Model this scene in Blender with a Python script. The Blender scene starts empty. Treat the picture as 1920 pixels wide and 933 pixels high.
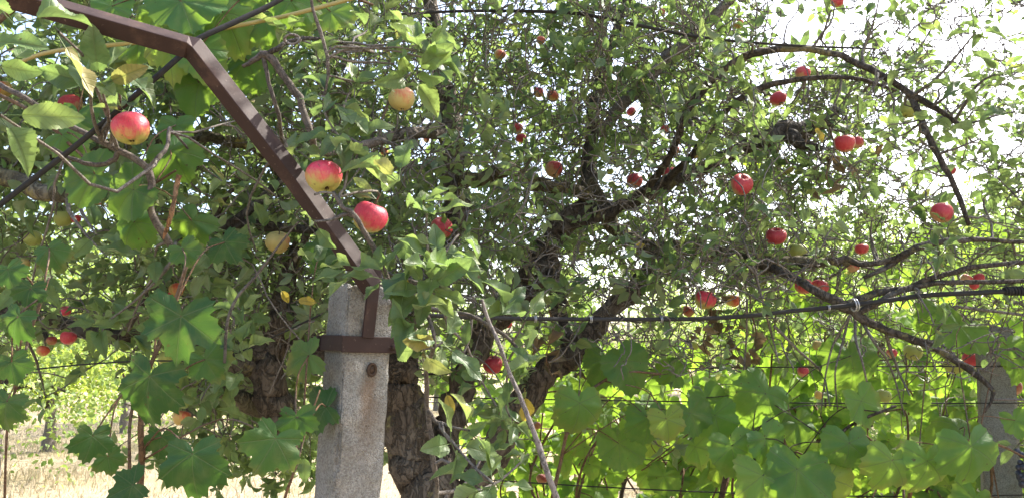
import bpy, bmesh, math, random
import numpy as np
from mathutils import Vector, Matrix, kdtree, noise as mnoise

random.seed(11)
RNG = np.random.default_rng(11)
SC = bpy.context.scene
COL = SC.collection
R = math.radians

# ------------------------------------------------------------------ camera
CAM_Z, PITCH, HFOV = 1.55, R(8.0), R(66.0)
W0, H0 = 1920.0, 933.0
F = W0 / 2 / math.tan(HFOV / 2)
cam_d = bpy.data.cameras.new('camera')
cam = bpy.data.objects.new('camera', cam_d)
COL.objects.link(cam)
cam.location = (0, 0, CAM_Z)
cam.rotation_euler = (math.pi / 2 + PITCH, 0, 0)
cam_d.sensor_fit = 'HORIZONTAL'
cam_d.angle = HFOV
cam_d.clip_start = 0.05
cam_d.clip_end = 2000
SC.camera = cam

# ------------------------------------------------------------------ light
SUN_AZ, SUN_EL = R(55), R(46)
TO_SUN = Vector((math.sin(SUN_AZ) * math.cos(SUN_EL), math.cos(SUN_AZ) * math.cos(SUN_EL), math.sin(SUN_EL)))
world = bpy.data.worlds.new('World')
SC.world = world
world.use_nodes = True
wn = world.node_tree.nodes
sky = wn.new('ShaderNodeTexSky')
sky.sky_type = 'NISHITA'
sky.sun_disc = False
sky.sun_elevation = SUN_EL
sky.sun_rotation = SUN_AZ
sky.air_density = 1.0
sky.dust_density = 4.0
sky.ozone_density = 1.0
bg = wn['Background']
bg.inputs['Strength'].default_value = 0.15
world.node_tree.links.new(sky.outputs[0], bg.inputs[0])
sun_d = bpy.data.lights.new('sun', 'SUN')
sun_d.energy = 4.6
sun_d.angle = R(0.5)
sun_d.color = (1.0, 0.94, 0.84)
sun = bpy.data.objects.new('sun', sun_d)
COL.objects.link(sun)
sun.rotation_euler = TO_SUN.to_track_quat('Z', 'Y').to_euler()
vs = SC.view_settings
vs.view_transform = 'Standard'
vs.look = 'None'
vs.gamma = 1.0
vs.use_curve_mapping = False
vs.exposure = 1.92
SC.render.engine = 'CYCLES'
cy = SC.cycles
cy.max_bounces = 8
cy.diffuse_bounces = 5
cy.glossy_bounces = 3
cy.transmission_bounces = 6
cy.transparent_max_bounces = 6
cy.caustics_reflective = False
cy.caustics_refractive = False
cy.sample_clamp_indirect = 6
cy.use_denoising = True

# ------------------------------------------------------------------ helpers
FWD = Vector((0, math.cos(PITCH), math.sin(PITCH)))
UP = Vector((0, -math.sin(PITCH), math.cos(PITCH)))
RIGHT = Vector((1, 0, 0))
CAMP = Vector((0, 0, CAM_Z))


def at(px, py, d):
    """real-world point seen at a photo pixel, d metres away along the view axis"""
    return CAMP + FWD * d + RIGHT * ((px - W0 / 2) / F * d) + UP * ((H0 / 2 - py) / F * d)


def project(P):
    """(n,3) -> px, py, depth"""
    P = np.asarray(P, float) - np.array(CAMP)
    d = P @ np.array(FWD)
    x = P @ np.array(RIGHT)
    y = P @ np.array(UP)
    dd = np.maximum(d, 1e-3)
    return W0 / 2 + x / dd * F, H0 / 2 - y / dd * F, d


def empty(name, loc=(0, 0, 0)):
    o = bpy.data.objects.new(name, None)
    o.empty_display_size = 0.05
    COL.objects.link(o)
    o.location = loc
    return o


def tag(o, label=None, cat=None, group=None, kind=None):
    if label: o['label'] = label
    if cat: o['category'] = cat
    if group: o['group'] = group
    if kind: o['kind'] = kind
    return o


def link_mesh(name, me, mat=None, parent=None, matrix=None):
    o = bpy.data.objects.new(name, me)
    COL.objects.link(o)
    if mat is not None and not me.materials:
        me.materials.append(mat)
    if parent is not None:
        o.parent = parent
        o.matrix_parent_inverse = Matrix.Translation(-Vector(parent.location))
    if matrix is not None:
        o.matrix_basis = matrix
    return o


def mesh_np(name, V, T, UV=None, smooth=True):
    """V (n,3), T (m,3) tris, UV (n,2) per vertex"""
    V = np.ascontiguousarray(V, dtype=np.float32)
    T = np.ascontiguousarray(T, dtype=np.int32)
    me = bpy.data.meshes.new(name)
    me.vertices.add(len(V))
    me.vertices.foreach_set('co', V.ravel())
    me.loops.add(T.size)
    me.loops.foreach_set('vertex_index', T.ravel())
    me.polygons.add(len(T))
    me.polygons.foreach_set('loop_start', np.arange(0, T.size, 3, dtype=np.int32))
    me.polygons.foreach_set('loop_total', np.full(len(T), 3, dtype=np.int32))
    if smooth:
        me.polygons.foreach_set('use_smooth', np.ones(len(T), dtype=bool))
    if UV is not None:
        l = me.uv_layers.new(name='UVMap')
        l.data.foreach_set('uv', np.ascontiguousarray(UV, dtype=np.float32)[T.ravel()].ravel())
    me.update()
    me.validate()
    return me


def catmull(pts, n):
    """pts list of (x,y,z,r) -> resampled (m,4)"""
    P = np.asarray(pts, float)
    if len(P) < 3:
        t = np.linspace(0, 1, n + 1)[:, None]
        return P[0] * (1 - t) + P[-1] * t
    Q = np.vstack([2 * P[0] - P[1], P, 2 * P[-1] - P[-2]])
    out = []
    for i in range(1, len(Q) - 2):
        p0, p1, p2, p3 = Q[i - 1], Q[i], Q[i + 1], Q[i + 2]
        for k in range(n):
            t = k / n
            out.append(0.5 * (2 * p1 + (p2 - p0) * t + (2 * p0 - 5 * p1 + 4 * p2 - p3) * t * t + (3 * p1 - p0 - 3 * p2 + p3) * t ** 3))
    out.append(P[-1])
    O = np.array(out)
    O[:, 3] = np.maximum(O[:, 3], P[:, 3].min() * 0.8)
    return O


def tube_arrays(P, sides=8, rough=0.0, seed=0, cap=True):
    """P (m,4) centreline with radius -> V, T ; parallel transported"""
    C = P[:, :3]
    m = len(C)
    tg = np.gradient(C, axis=0)
    tg /= np.linalg.norm(tg, axis=1)[:, None] + 1e-9
    ref = np.array([0.0, 0, 1]) if abs(tg[0, 2]) < 0.8 else np.array([1.0, 0, 0])
    u = ref - tg[0] * (ref @ tg[0])
    u /= np.linalg.norm(u)
    V = np.zeros((m, sides, 3))
    ang = np.arange(sides) / sides * 2 * math.pi
    rr = np.random.default_rng(seed)
    ph = rr.random(4) * 6.28
    for i in range(m):
        u = u - tg[i] * (u @ tg[i])
        u /= np.linalg.norm(u) + 1e-9
        w = np.cross(tg[i], u)
        r = P[i, 3]
        rad = r * np.ones(sides)
        if rough:
            rad = r * (1 + rough * (0.6 * np.sin(3 * ang + ph[0] + i * .5) + 0.5 * np.sin(2 * ang + ph[1] - i * .8) + 0.25 * np.sin(i * 0.9 + ph[2]) + rr.normal(0, .6, sides)))
        V[i] = C[i] + rad[:, None] * (np.cos(ang)[:, None] * u + np.sin(ang)[:, None] * w)
    idx = np.arange(m * sides).reshape(m, sides)
    a = idx[:-1]; b = idx[1:]
    a2 = np.roll(a, -1, 1); b2 = np.roll(b, -1, 1)
    T = np.concatenate([np.stack([a, a2, b2], -1).reshape(-1, 3), np.stack([a, b2, b], -1).reshape(-1, 3)])
    V = V.reshape(-1, 3)
    if cap:
        n = len(V)
        V = np.vstack([V, C[0], C[-1]])
        k = np.arange(sides); k2 = (k + 1) % sides
        T = np.concatenate([T, np.stack([np.full(sides, n), k2, k], -1),
                            np.stack([np.full(sides, n + 1), (m - 1) * sides + k, (m - 1) * sides + k2], -1)])
    return V, T


def tubes_batch(P, sides=4):
    """P (t,k,4): many short tubes at once"""
    t, k, _ = P.shape
    C = P[..., :3]
    tg = np.gradient(C, axis=1)
    tg /= np.linalg.norm(tg, axis=2, keepdims=True) + 1e-9
    ref = RNG.normal(size=(t, 1, 3))
    u = ref - tg * (ref * tg).sum(2, keepdims=True)
    u /= np.linalg.norm(u, axis=2, keepdims=True) + 1e-9
    w = np.cross(tg, u)
    ang = np.arange(sides) / sides * 2 * math.pi
    V = C[:, :, None, :] + P[:, :, None, 3:4] * (np.cos(ang)[None, None, :, None] * u[:, :, None, :] + np.sin(ang)[None, None, :, None] * w[:, :, None, :])
    idx = np.arange(t * k * sides).reshape(t, k, sides)
    a = idx[:, :-1]; b = idx[:, 1:]
    a2 = np.roll(a, -1, 2); b2 = np.roll(b, -1, 2)
    T = np.concatenate([np.stack([a, a2, b2], -1).reshape(-1, 3), np.stack([a, b2, b], -1).reshape(-1, 3)])
    return V.reshape(-1, 3), T


def merge(parts):
    Vs, Ts, n = [], [], 0
    for V, T in parts:
        Vs.append(V); Ts.append(T + n); n += len(V)
    return np.vstack(Vs), np.vstack(Ts)


def px_path(pts, dscale=1.0):
    """[(px,py,d,width_px)] -> (n,4) world centreline with radius"""
    out = []
    for px, py, d, w in pts:
        p = at(px, py, d)
        out.append((p.x, p.y, p.z, w * 0.5 * d / F))
    return out


def box_mesh(name, sx, sy, sz, bevel=0.0, seg=2):
    bm = bmesh.new()
    bmesh.ops.create_cube(bm, size=1)
    bmesh.ops.scale(bm, vec=(sx, sy, sz), verts=bm.verts)
    if bevel:
        bmesh.ops.bevel(bm, geom=bm.edges[:], offset=bevel, segments=seg, affect='EDGES', profile=0.5)
    me = bpy.data.meshes.new(name)
    bm.to_mesh(me); bm.free()
    return me


# ------------------------------------------------------------------ materials
class NT:
    def __init__(self, name):
        self.m = bpy.data.materials.new(name)
        self.m.use_nodes = True
        self.t = self.m.node_tree
        self.n = self.t.nodes
        self.n.clear()
        self.out = self.n.new('ShaderNodeOutputMaterial')

    def node(self, typ, **kw):
        nd = self.n.new(typ)
        for k, v in kw.items():
            if k.startswith('i_'):
                nd.inputs[k[2:].replace('_', ' ')].default_value = v
            else:
                setattr(nd, k, v)
        return nd

    def link(self, a, b):
        self.t.links.new(a, b)

    def val(self, sock, v):
        if hasattr(v, 'node'):
            self.link(v, sock)
        else:
            sock.default_value = v

    def math(self, op, a, b=0.0, clamp=False):
        nd = self.node('ShaderNodeMath', operation=op, use_clamp=clamp)
        self.val(nd.inputs[0], a); self.val(nd.inputs[1], b)
        return nd.outputs[0]

    def mix(self, f, a, b, blend='MIX'):
        nd = self.node('ShaderNodeMix', data_type='RGBA', blend_type=blend)
        self.val(nd.inputs[0], f)
        self.val(nd.inputs[6], a if hasattr(a, 'node') else (*a, 1))
        self.val(nd.inputs[7], b if hasattr(b, 'node') else (*b, 1))
        return nd.outputs[2]

    def noise(self, vec, scale, detail=3, rough=0.55, out=0):
        nd = self.node('ShaderNodeTexNoise')
        nd.inputs['Scale'].default_value = scale
        nd.inputs['Detail'].default_value = detail
        nd.inputs['Roughness'].default_value = rough
        if vec is not None: self.link(vec, nd.inputs['Vector'])
        return nd.outputs[out]

    def ramp(self, f, stops, interp='LINEAR'):
        nd = self.node('ShaderNodeValToRGB')
        cr = nd.color_ramp
        cr.interpolation = interp
        while len(cr.elements) < len(stops): cr.elements.new(0.5)
        for e, (p, c) in zip(cr.elements, stops):
            e.position = p
            e.color = (*c, 1) if len(c) == 3 else c
        self.link(f, nd.inputs[0])
        return nd.outputs[0]

    def sstep(self, v, a, b):
        nd = self.node('ShaderNodeMapRange', interpolation_type='SMOOTHSTEP')
        self.val(nd.inputs[0], v)
        nd.inputs[1].default_value = a; nd.inputs[2].default_value = b
        return nd.outputs[0]

    def bump(self, h, strength=0.5, dist=0.002):
        nd = self.node('ShaderNodeBump')
        nd.inputs['Strength'].default_value = strength
        nd.inputs['Distance'].default_value = dist
        self.link(h, nd.inputs['Height'])
        return nd.outputs[0]

    def bsdf(self, col, rough=0.6, spec=0.4, normal=None, metallic=0.0, coat=0.0):
        b = self.node('ShaderNodeBsdfPrincipled')
        self.val(b.inputs['Base Color'], col if hasattr(col, 'node') else (*col, 1))
        self.val(b.inputs['Roughness'], rough)
        b.inputs['Specular IOR Level'].default_value = spec
        b.inputs['Metallic'].default_value = metallic
        b.inputs['Coat Weight'].default_value = coat
        if normal is not None: self.link(normal, b.inputs['Normal'])
        return b

    def done(self, sh):
        self.link(sh, self.out.inputs['Surface'])
        return self.m


def leaf_random(nt):
    oi = nt.node('ShaderNodeObjectInfo').outputs['Random']
    ge = nt.node('ShaderNodeNewGeometry')
    s = nt.math('FRACT', nt.math('ADD', oi, ge.outputs['Random Per Island']))
    return s, ge


def leaf_mat(name, ramp, under, trans, veins, rough=0.42, fac=0.42, spec=0.45):
    nt = NT(name)
    rnd, ge = leaf_random(nt)
    uvn = nt.node('ShaderNodeUVMap')
    sep = nt.node('ShaderNodeSeparateXYZ')
    nt.link(uvn.outputs[0], sep.inputs[0])
    x, y = sep.outputs[0], sep.outputs[1]
    ax = nt.math('ABSOLUTE', nt.math('SUBTRACT', x, 0.5))
    if veins == 'apple':
        mid = nt.sstep(ax, 0.028, 0.008)
        ph = nt.math('FRACT', nt.math('MULTIPLY', nt.math('SUBTRACT', y, nt.math('MULTIPLY', ax, 0.9)), 8.0))
        lat = nt.sstep(nt.math('ABSOLUTE', nt.math('SUBTRACT', ph, 0.5)), 0.12, 0.03)
        vein = nt.math('MAXIMUM', mid, nt.math('MULTIPLY', lat, 0.45))
    elif veins == 'vine':
        py = nt.math('SUBTRACT', y, 0.5)
        vein = None
        for a in (0, 57, 116):
            s, c = math.sin(R(a)), math.cos(R(a))
            dot = nt.math('ADD', nt.math('MULTIPLY', ax, s), nt.math('MULTIPLY', py, c))
            crs = nt.math('ABSOLUTE', nt.math('SUBTRACT', nt.math('MULTIPLY', ax, c), nt.math('MULTIPLY', py, s)))
            ln = nt.math('MULTIPLY', nt.sstep(crs, 0.012, 0.003), nt.math('GREATER_THAN', dot, 0.0))
            ph = nt.math('FRACT', nt.math('MULTIPLY', nt.math('SUBTRACT', dot, nt.math('MULTIPLY', crs, 1.0)), 13.0))
            lt = nt.sstep(nt.math('ABSOLUTE', nt.math('SUBTRACT', ph, 0.5)), 0.10, 0.02)
            near = nt.math('MULTIPLY', nt.sstep(crs, 0.16, 0.05), nt.math('GREATER_THAN', dot, 0.0))
            ln = nt.math('MAXIMUM', ln, nt.math('MULTIPLY', nt.math('MULTIPLY', lt, near), 0.3))
            vein = ln if vein is None else nt.math('MAXIMUM', vein, ln)
    else:
        vein = nt.sstep(ax, 0.03, 0.01)
    geo = nt.node('ShaderNodeNewGeometry')
    nz = nt.noise(geo.outputs['Position'], 38.0, 3, 0.6)
    nz2 = nt.noise(geo.outputs['Position'], 9.0, 2)
    col = nt.ramp(rnd, ramp)
    col = nt.mix(nt.math('MULTIPLY', nt.sstep(nz, 0.42, 0.75), 0.45), col, nt.mix(0.5, col, (0.20, 0.19, 0.07)))
    # brown spots of scab and dry margins
    spot = nt.math('MULTIPLY', nt.sstep(nt.noise(geo.outputs['Position'], 95.0, 2), 0.66, 0.72), nt.sstep(nz2, 0.50, 0.62))
    col = nt.mix(nt.math('MULTIPLY', spot, 0.8), col, (0.11, 0.06, 0.025))
    if veins == 'vine':
        rad = nt.math('SQRT', nt.math('ADD', nt.math('POWER', nt.math('ABSOLUTE', ax), 2.0), nt.math('POWER', nt.math('ABSOLUTE', py), 2.0)))
        edge = nt.math('MULTIPLY', nt.sstep(nt.math('ADD', rad, nt.math('MULTIPLY', nz, 0.25)), 0.46, 0.60), nt.sstep(rnd, 0.55, 0.95))
        col = nt.mix(nt.math('MULTIPLY', edge, 0.55), col, (0.20, 0.17, 0.05))
    top = nt.mix(nt.math('MULTIPLY', vein, 0.35), col, (0.22, 0.27, 0.11))
    und = nt.mix(0.55, col, under)
    und = nt.mix(nt.math('MULTIPLY', vein, 0.5), und, (0.33, 0.36, 0.22))
    c = nt.mix(ge.outputs['Backfacing'], top, und)
    tr = nt.mix(0.3, trans, nt.mix(1.0, col, (3.0, 3.0, 2.2), 'MULTIPLY'))
    tr = nt.mix(nt.math('MULTIPLY', vein, 0.5), tr, (0.05, 0.09, 0.015))
    tr = nt.mix(nt.math('MULTIPLY', spot, 0.8), tr, (0.05, 0.03, 0.01))
    hgt = nt.math('ADD', nt.math('MULTIPLY', vein, -0.7), nt.math('MULTIPLY', nz, 0.7))
    nrm = nt.bump(hgt, 0.75, 0.003)
    b = nt.bsdf(c, nt.math('ADD', rough, nt.math('MULTIPLY', nz, 0.2)), spec, nrm)
    t = nt.node('ShaderNodeBsdfTranslucent')
    nt.link(tr, t.inputs[0])
    mx = nt.node('ShaderNodeMixShader')
    mx.inputs[0].default_value = fac
    nt.link(b.outputs[0], mx.inputs[1]); nt.link(t.outputs[0], mx.inputs[2])
    return nt.done(mx.outputs[0])


M = {}
M['apple_leaf'] = leaf_mat('apple_leaf', [(0, (0.046, 0.095, 0.040)), (.35, (0.076, 0.135, 0.052)), (.65, (0.115, 0.178, 0.063)),
                                          (.92, (0.165, 0.22, 0.075)), (.985, (0.20, 0.22, 0.075)), (1, (0.27, 0.20, 0.07))],
                           (0.23, 0.27, 0.19), (0.22, 0.32, 0.07), 'apple', 0.38, 0.40, 0.45)
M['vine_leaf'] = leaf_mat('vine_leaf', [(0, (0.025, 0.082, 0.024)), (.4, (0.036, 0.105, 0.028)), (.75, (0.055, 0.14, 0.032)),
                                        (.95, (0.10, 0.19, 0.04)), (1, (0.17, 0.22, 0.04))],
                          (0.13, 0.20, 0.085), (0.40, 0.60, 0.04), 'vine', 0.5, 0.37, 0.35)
M['vine_leaf_shade_tone'] = leaf_mat('vine_leaf_shade_tone', [(0, (0.017, 0.060, 0.017)), (.5, (0.027, 0.080, 0.021)), (.95, (0.045, 0.11, 0.025)), (1, (0.08, 0.14, 0.035))],  # leaf green darkened so the colour carries the left vine's shade
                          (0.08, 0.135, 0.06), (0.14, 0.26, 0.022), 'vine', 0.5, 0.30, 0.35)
M['yellow_leaf'] = leaf_mat('yellow_leaf', [(0, (0.30, 0.22, 0.04)), (1, (0.36, 0.29, 0.06))], (0.3, 0.25, 0.08), (0.34, 0.26, 0.03), 'apple', 0.6, 0.35, 0.3)
M['dry_leaf'] = leaf_mat('dry_leaf', [(0, (0.09, 0.066, 0.042)), (.6, (0.17, 0.125, 0.08)), (1, (0.36, 0.29, 0.19))],
                         (0.20, 0.155, 0.105), (0.13, 0.075, 0.035), 'apple', 0.8, 0.15, 0.2)
M['far_leaf'] = leaf_mat('far_leaf', [(0, (0.09, 0.16, 0.05)), (.5, (0.13, 0.21, 0.06)), (1, (0.22, 0.28, 0.07))],
                         (0.20, 0.26, 0.13), (0.32, 0.42, 0.07), 'plain')
M['bright_leaf'] = leaf_mat('bright_leaf', [(0, (0.15, 0.25, 0.035)), (1, (0.27, 0.33, 0.05))], (0.26, 0.32, 0.10), (0.42, 0.50, 0.05), 'plain')


def bark_mat(name, a, b, lichen, lich_amt, scale=1.0, strength=0.8):
    nt = NT(name)
    tc = nt.node('ShaderNodeTexCoord').outputs['Object']
    n1 = nt.noise(tc, 55 * scale, 5, 0.65)
    n2 = nt.noise(tc, 9 * scale, 3)
    v = nt.node('ShaderNodeTexVoronoi', feature='DISTANCE_TO_EDGE')
    v.inputs['Scale'].default_value = 42 * scale
    mp = nt.node('ShaderNodeMapping')
    mp.inputs['Scale'].default_value = (1, 1, 0.38)
    nt.link(tc, mp.inputs[0])
    wv = nt.node('ShaderNodeVectorMath', operation='ADD')
    nt.link(mp.outputs[0], wv.inputs[0])
    nd = nt.node('ShaderNodeVectorMath', operation='SCALE')
    nt.link(nt.noise(tc, 20 * scale, 2, 0.5, 1), nd.inputs[0]); nd.inputs['Scale'].default_value = 0.05
    nt.link(nd.outputs[0], wv.inputs[1])
    nt.link(wv.outputs[0], v.inputs['Vector'])
    n4 = nt.noise(wv.outputs[0], 30 * scale, 4, 0.6)
    n5 = nt.noise(wv.outputs[0], 75 * scale, 3, 0.6)
    rid = nt.math('ABSOLUTE', nt.math('SUBTRACT', n4, 0.5))
    rid2 = nt.math('ABSOLUTE', nt.math('SUBTRACT', n5, 0.5))
    crack = nt.math('MULTIPLY', nt.sstep(rid, 0.0, 0.055), nt.math('ADD', 0.55, nt.math('MULTIPLY', nt.sstep(rid2, 0.0, 0.05), 0.45)))
    col = nt.mix(n1, a, b)
    col = nt.mix(nt.math('MULTIPLY', nt.sstep(n2, 0.45, 0.7), 0.5), col, (0.20, 0.18, 0.155))
    col = nt.mix(nt.math('MULTIPLY', nt.math('SUBTRACT', 1.0, crack), 0.6), col, (0.02, 0.016, 0.013))
    lm = nt.math('MULTIPLY', nt.sstep(nt.noise(tc, 13 * scale, 4, 0.7), 0.60 - 0.06 * lich_amt, 0.66), lich_amt, True)
    col = nt.mix(lm, col, nt.mix(nt.noise(tc, 70, 2), lichen, (0.26, 0.27, 0.16)))
    h = nt.math('ADD', nt.math('MULTIPLY', crack, 0.9), nt.math('MULTIPLY', n1, 0.6))
    b_ = nt.bsdf(col, 0.88, 0.2, nt.bump(h, strength, 0.009))
    return nt.done(b_.outputs[0])


M['bark'] = bark_mat('apple_bark', (0.045, 0.037, 0.031), (0.115, 0.098, 0.083), (0.30, 0.23, 0.05), 0.55)
M['old_bark'] = bark_mat('apple_old_bark', (0.07, 0.055, 0.043), (0.17, 0.135, 0.105), (0.30, 0.24, 0.06), 0.6, 0.7, 1.0)
M['lichen_bark'] = bark_mat('apple_lichen_bark', (0.07, 0.06, 0.035), (0.17, 0.15, 0.09), (0.36, 0.27, 0.04), 1.0)
M['twig'] = bark_mat('apple_twig', (0.10, 0.086, 0.076), (0.25, 0.22, 0.195), (0.22, 0.20, 0.08), 0.3, 2.0, 0.4)
M['shoot'] = bark_mat('apple_shoot_bark', (0.075, 0.06, 0.052), (0.19, 0.16, 0.135), (0.20, 0.19, 0.10), 0.2, 2.2, 0.5)
M['cane'] = bark_mat('vine_cane', (0.10, 0.055, 0.03), (0.22, 0.13, 0.07), (0.28, 0.2, 0.1), 0.1, 2.0, 0.4)
M['vine_wood'] = bark_mat('vine_wood', (0.05, 0.036, 0.027), (0.14, 0.10, 0.075), (0.2, 0.18, 0.1), 0.2, 1.6, 1.0)
M['stick'] = bark_mat('grey_stick', (0.16, 0.135, 0.125), (0.33, 0.29, 0.27), (0.25, 0.23, 0.2), 0.2, 1.8, 0.5)
M['splinter'] = bark_mat('splintered_wood', (0.22, 0.09, 0.035), (0.42, 0.22, 0.10), (0.4, 0.3, 0.15), 0.2, 1.8, 0.6)
M['petiole'] = bark_mat('green_petiole', (0.14, 0.17, 0.07), (0.24, 0.24, 0.11), (0.3, 0.2, 0.1), 0.1, 2.0, 0.1)

nt = NT('yellow_cane')
tc = nt.node('ShaderNodeTexCoord').outputs['Object']
col = nt.mix(nt.noise(tc, 40, 3), (0.30, 0.24, 0.08), (0.40, 0.33, 0.13))
M['yellow_cane'] = nt.done(nt.bsdf(col, 0.45, 0.4).outputs[0])

# rusty brown paint on steel
nt = NT('brown_paint')
tc = nt.node('ShaderNodeTexCoord').outputs['Object']
n1 = nt.noise(tc, 30, 5, 0.65); n2 = nt.noise(tc, 160, 3)
col = nt.mix(n1, (0.024, 0.013, 0.012), (0.046, 0.025, 0.022))
col = nt.mix(nt.math('MULTIPLY', nt.sstep(nt.noise(tc, 12, 5, 0.7), 0.56, 0.68), 0.55), col, (0.085, 0.048, 0.036))
col = nt.mix(nt.math('MULTIPLY', nt.sstep(n2, 0.66, 0.74), 0.7), col, (0.16, 0.12, 0.10))
M['brown_paint'] = nt.done(nt.bsdf(col, nt.math('ADD', 0.5, nt.math('MULTIPLY', n1, 0.3)), 0.25, nt.bump(nt.math('ADD', n1, nt.math('MULTIPLY', n2, .4)), 0.25, 0.002)).outputs[0])

# weathered concrete
def concrete(name, base, dark, tanc):
    nt = NT(name)
    tc = nt.node('ShaderNodeTexCoord').outputs['Object']
    n1 = nt.noise(tc, 9, 5, 0.6); n2 = nt.noise(tc, 120, 4, 0.7); n3 = nt.noise(tc, 33, 3)
    vo = nt.node('ShaderNodeTexVoronoi'); vo.inputs['Scale'].default_value = 380
    nt.link(tc, vo.inputs['Vector'])
    vp = nt.node('ShaderNodeTexVoronoi'); vp.inputs['Scale'].default_value = 95
    nt.link(tc, vp.inputs['Vector'])
    col = nt.mix(n1, base, dark)
    col = nt.mix(nt.math('MULTIPLY', nt.sstep(n3, 0.45, 0.68), 0.6), col, tanc)
    sp = nt.ramp(nt.noise(vo.outputs['Color'], 3, 0), [(0.28, (0.62, 0.58, 0.54)), (0.5, (1, 1, 1)), (0.72, (1.28, 1.25, 1.2))])
    col = nt.mix(0.75, col, nt.mix(1.0, col, sp, 'MULTIPLY'))
    blot = nt.noise(tc, 5.5, 6, 0.7)
    col = nt.mix(nt.math('MULTIPLY', nt.sstep(blot, 0.50, 0.64), 0.45), col, nt.mix(1.0, col, (0.55, 0.54, 0.52), 'MULTIPLY'))
    pit = nt.math('MULTIPLY', nt.sstep(vp.outputs['Distance'], 0.22, 0.08), nt.sstep(n2, 0.52, 0.62))
    col = nt.mix(nt.math('MULTIPLY', pit, 0.75), col, (0.06, 0.052, 0.045))
    h = nt.math('SUBTRACT', nt.math('ADD', nt.math('MULTIPLY', n2, 0.8), nt.math('MULTIPLY', vo.outputs['Distance'], -0.6)), nt.math('MULTIPLY', pit, 0.9))
    return nt, tc, col, h

nt, tc, col, h = concrete('concrete', (0.32, 0.315, 0.305), (0.205, 0.20, 0.19), (0.265, 0.242, 0.21))
sep = nt.node('ShaderNodeSeparateXYZ'); nt.link(tc, sep.inputs[0])
# rust run-off below the iron eye: a stain with its own shape
zz = sep.outputs[2]; xx = sep.outputs[0]
wob = nt.math('MULTIPLY', nt.math('SUBTRACT', nt.noise(tc, 22, 3), 0.5), 0.05)
band = nt.sstep(nt.math('ABSOLUTE', nt.math('ADD', nt.math('SUBTRACT', xx, 0.008), wob)), 0.032, 0.004)
vert = nt.math('MULTIPLY', nt.sstep(zz, -0.36, -0.20), nt.sstep(zz, -0.150, -0.185))
front = nt.math('LESS_THAN', sep.outputs[1], -0.02)
st = nt.math('MULTIPLY', nt.math('MULTIPLY', band, vert), nt.math('MULTIPLY', front, 0.62))
col = nt.mix(st, col, (0.17, 0.10, 0.055))
M['concrete'] = nt.done(nt.bsdf(col, 0.92, 0.15, nt.bump(h, 0.9, 0.004)).outputs[0])
nt, tc, col, h = concrete('concrete_old', (0.30, 0.295, 0.27), (0.19, 0.186, 0.165), (0.23, 0.21, 0.17))
M['concrete_old'] = nt.done(nt.bsdf(col, 0.92, 0.15, nt.bump(h, 0.8, 0.004)).outputs[0])

nt = NT('dark_iron')
tc = nt.node('ShaderNodeTexCoord').outputs['Object']
col = nt.mix(nt.noise(tc, 200, 3), (0.02, 0.016, 0.014), (0.09, 0.05, 0.03))
M['iron'] = nt.done(nt.bsdf(col, 0.75, 0.3).outputs[0])
nt = NT('wire_steel')
tc = nt.node('ShaderNodeTexCoord').outputs['Object']
col = nt.mix(nt.noise(tc, 90, 4), (0.018, 0.017, 0.017), (0.05, 0.048, 0.046))
M['wire'] = nt.done(nt.bsdf(col, 0.85, 0.15).outputs[0])
nt = NT('tie_wire')
M['tie'] = nt.done(nt.bsdf((0.42, 0.42, 0.43), 0.4, 0.5, None, 0.6).outputs[0])
nt = NT('grape_skin')
tc = nt.node('ShaderNodeTexCoord').outputs['Object']
col = nt.mix(nt.noise(tc, 60, 3), (0.008, 0.008, 0.014), (0.05, 0.055, 0.08))
M['grape'] = nt.done(nt.bsdf(col, 0.45, 0.5).outputs[0])


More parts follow.
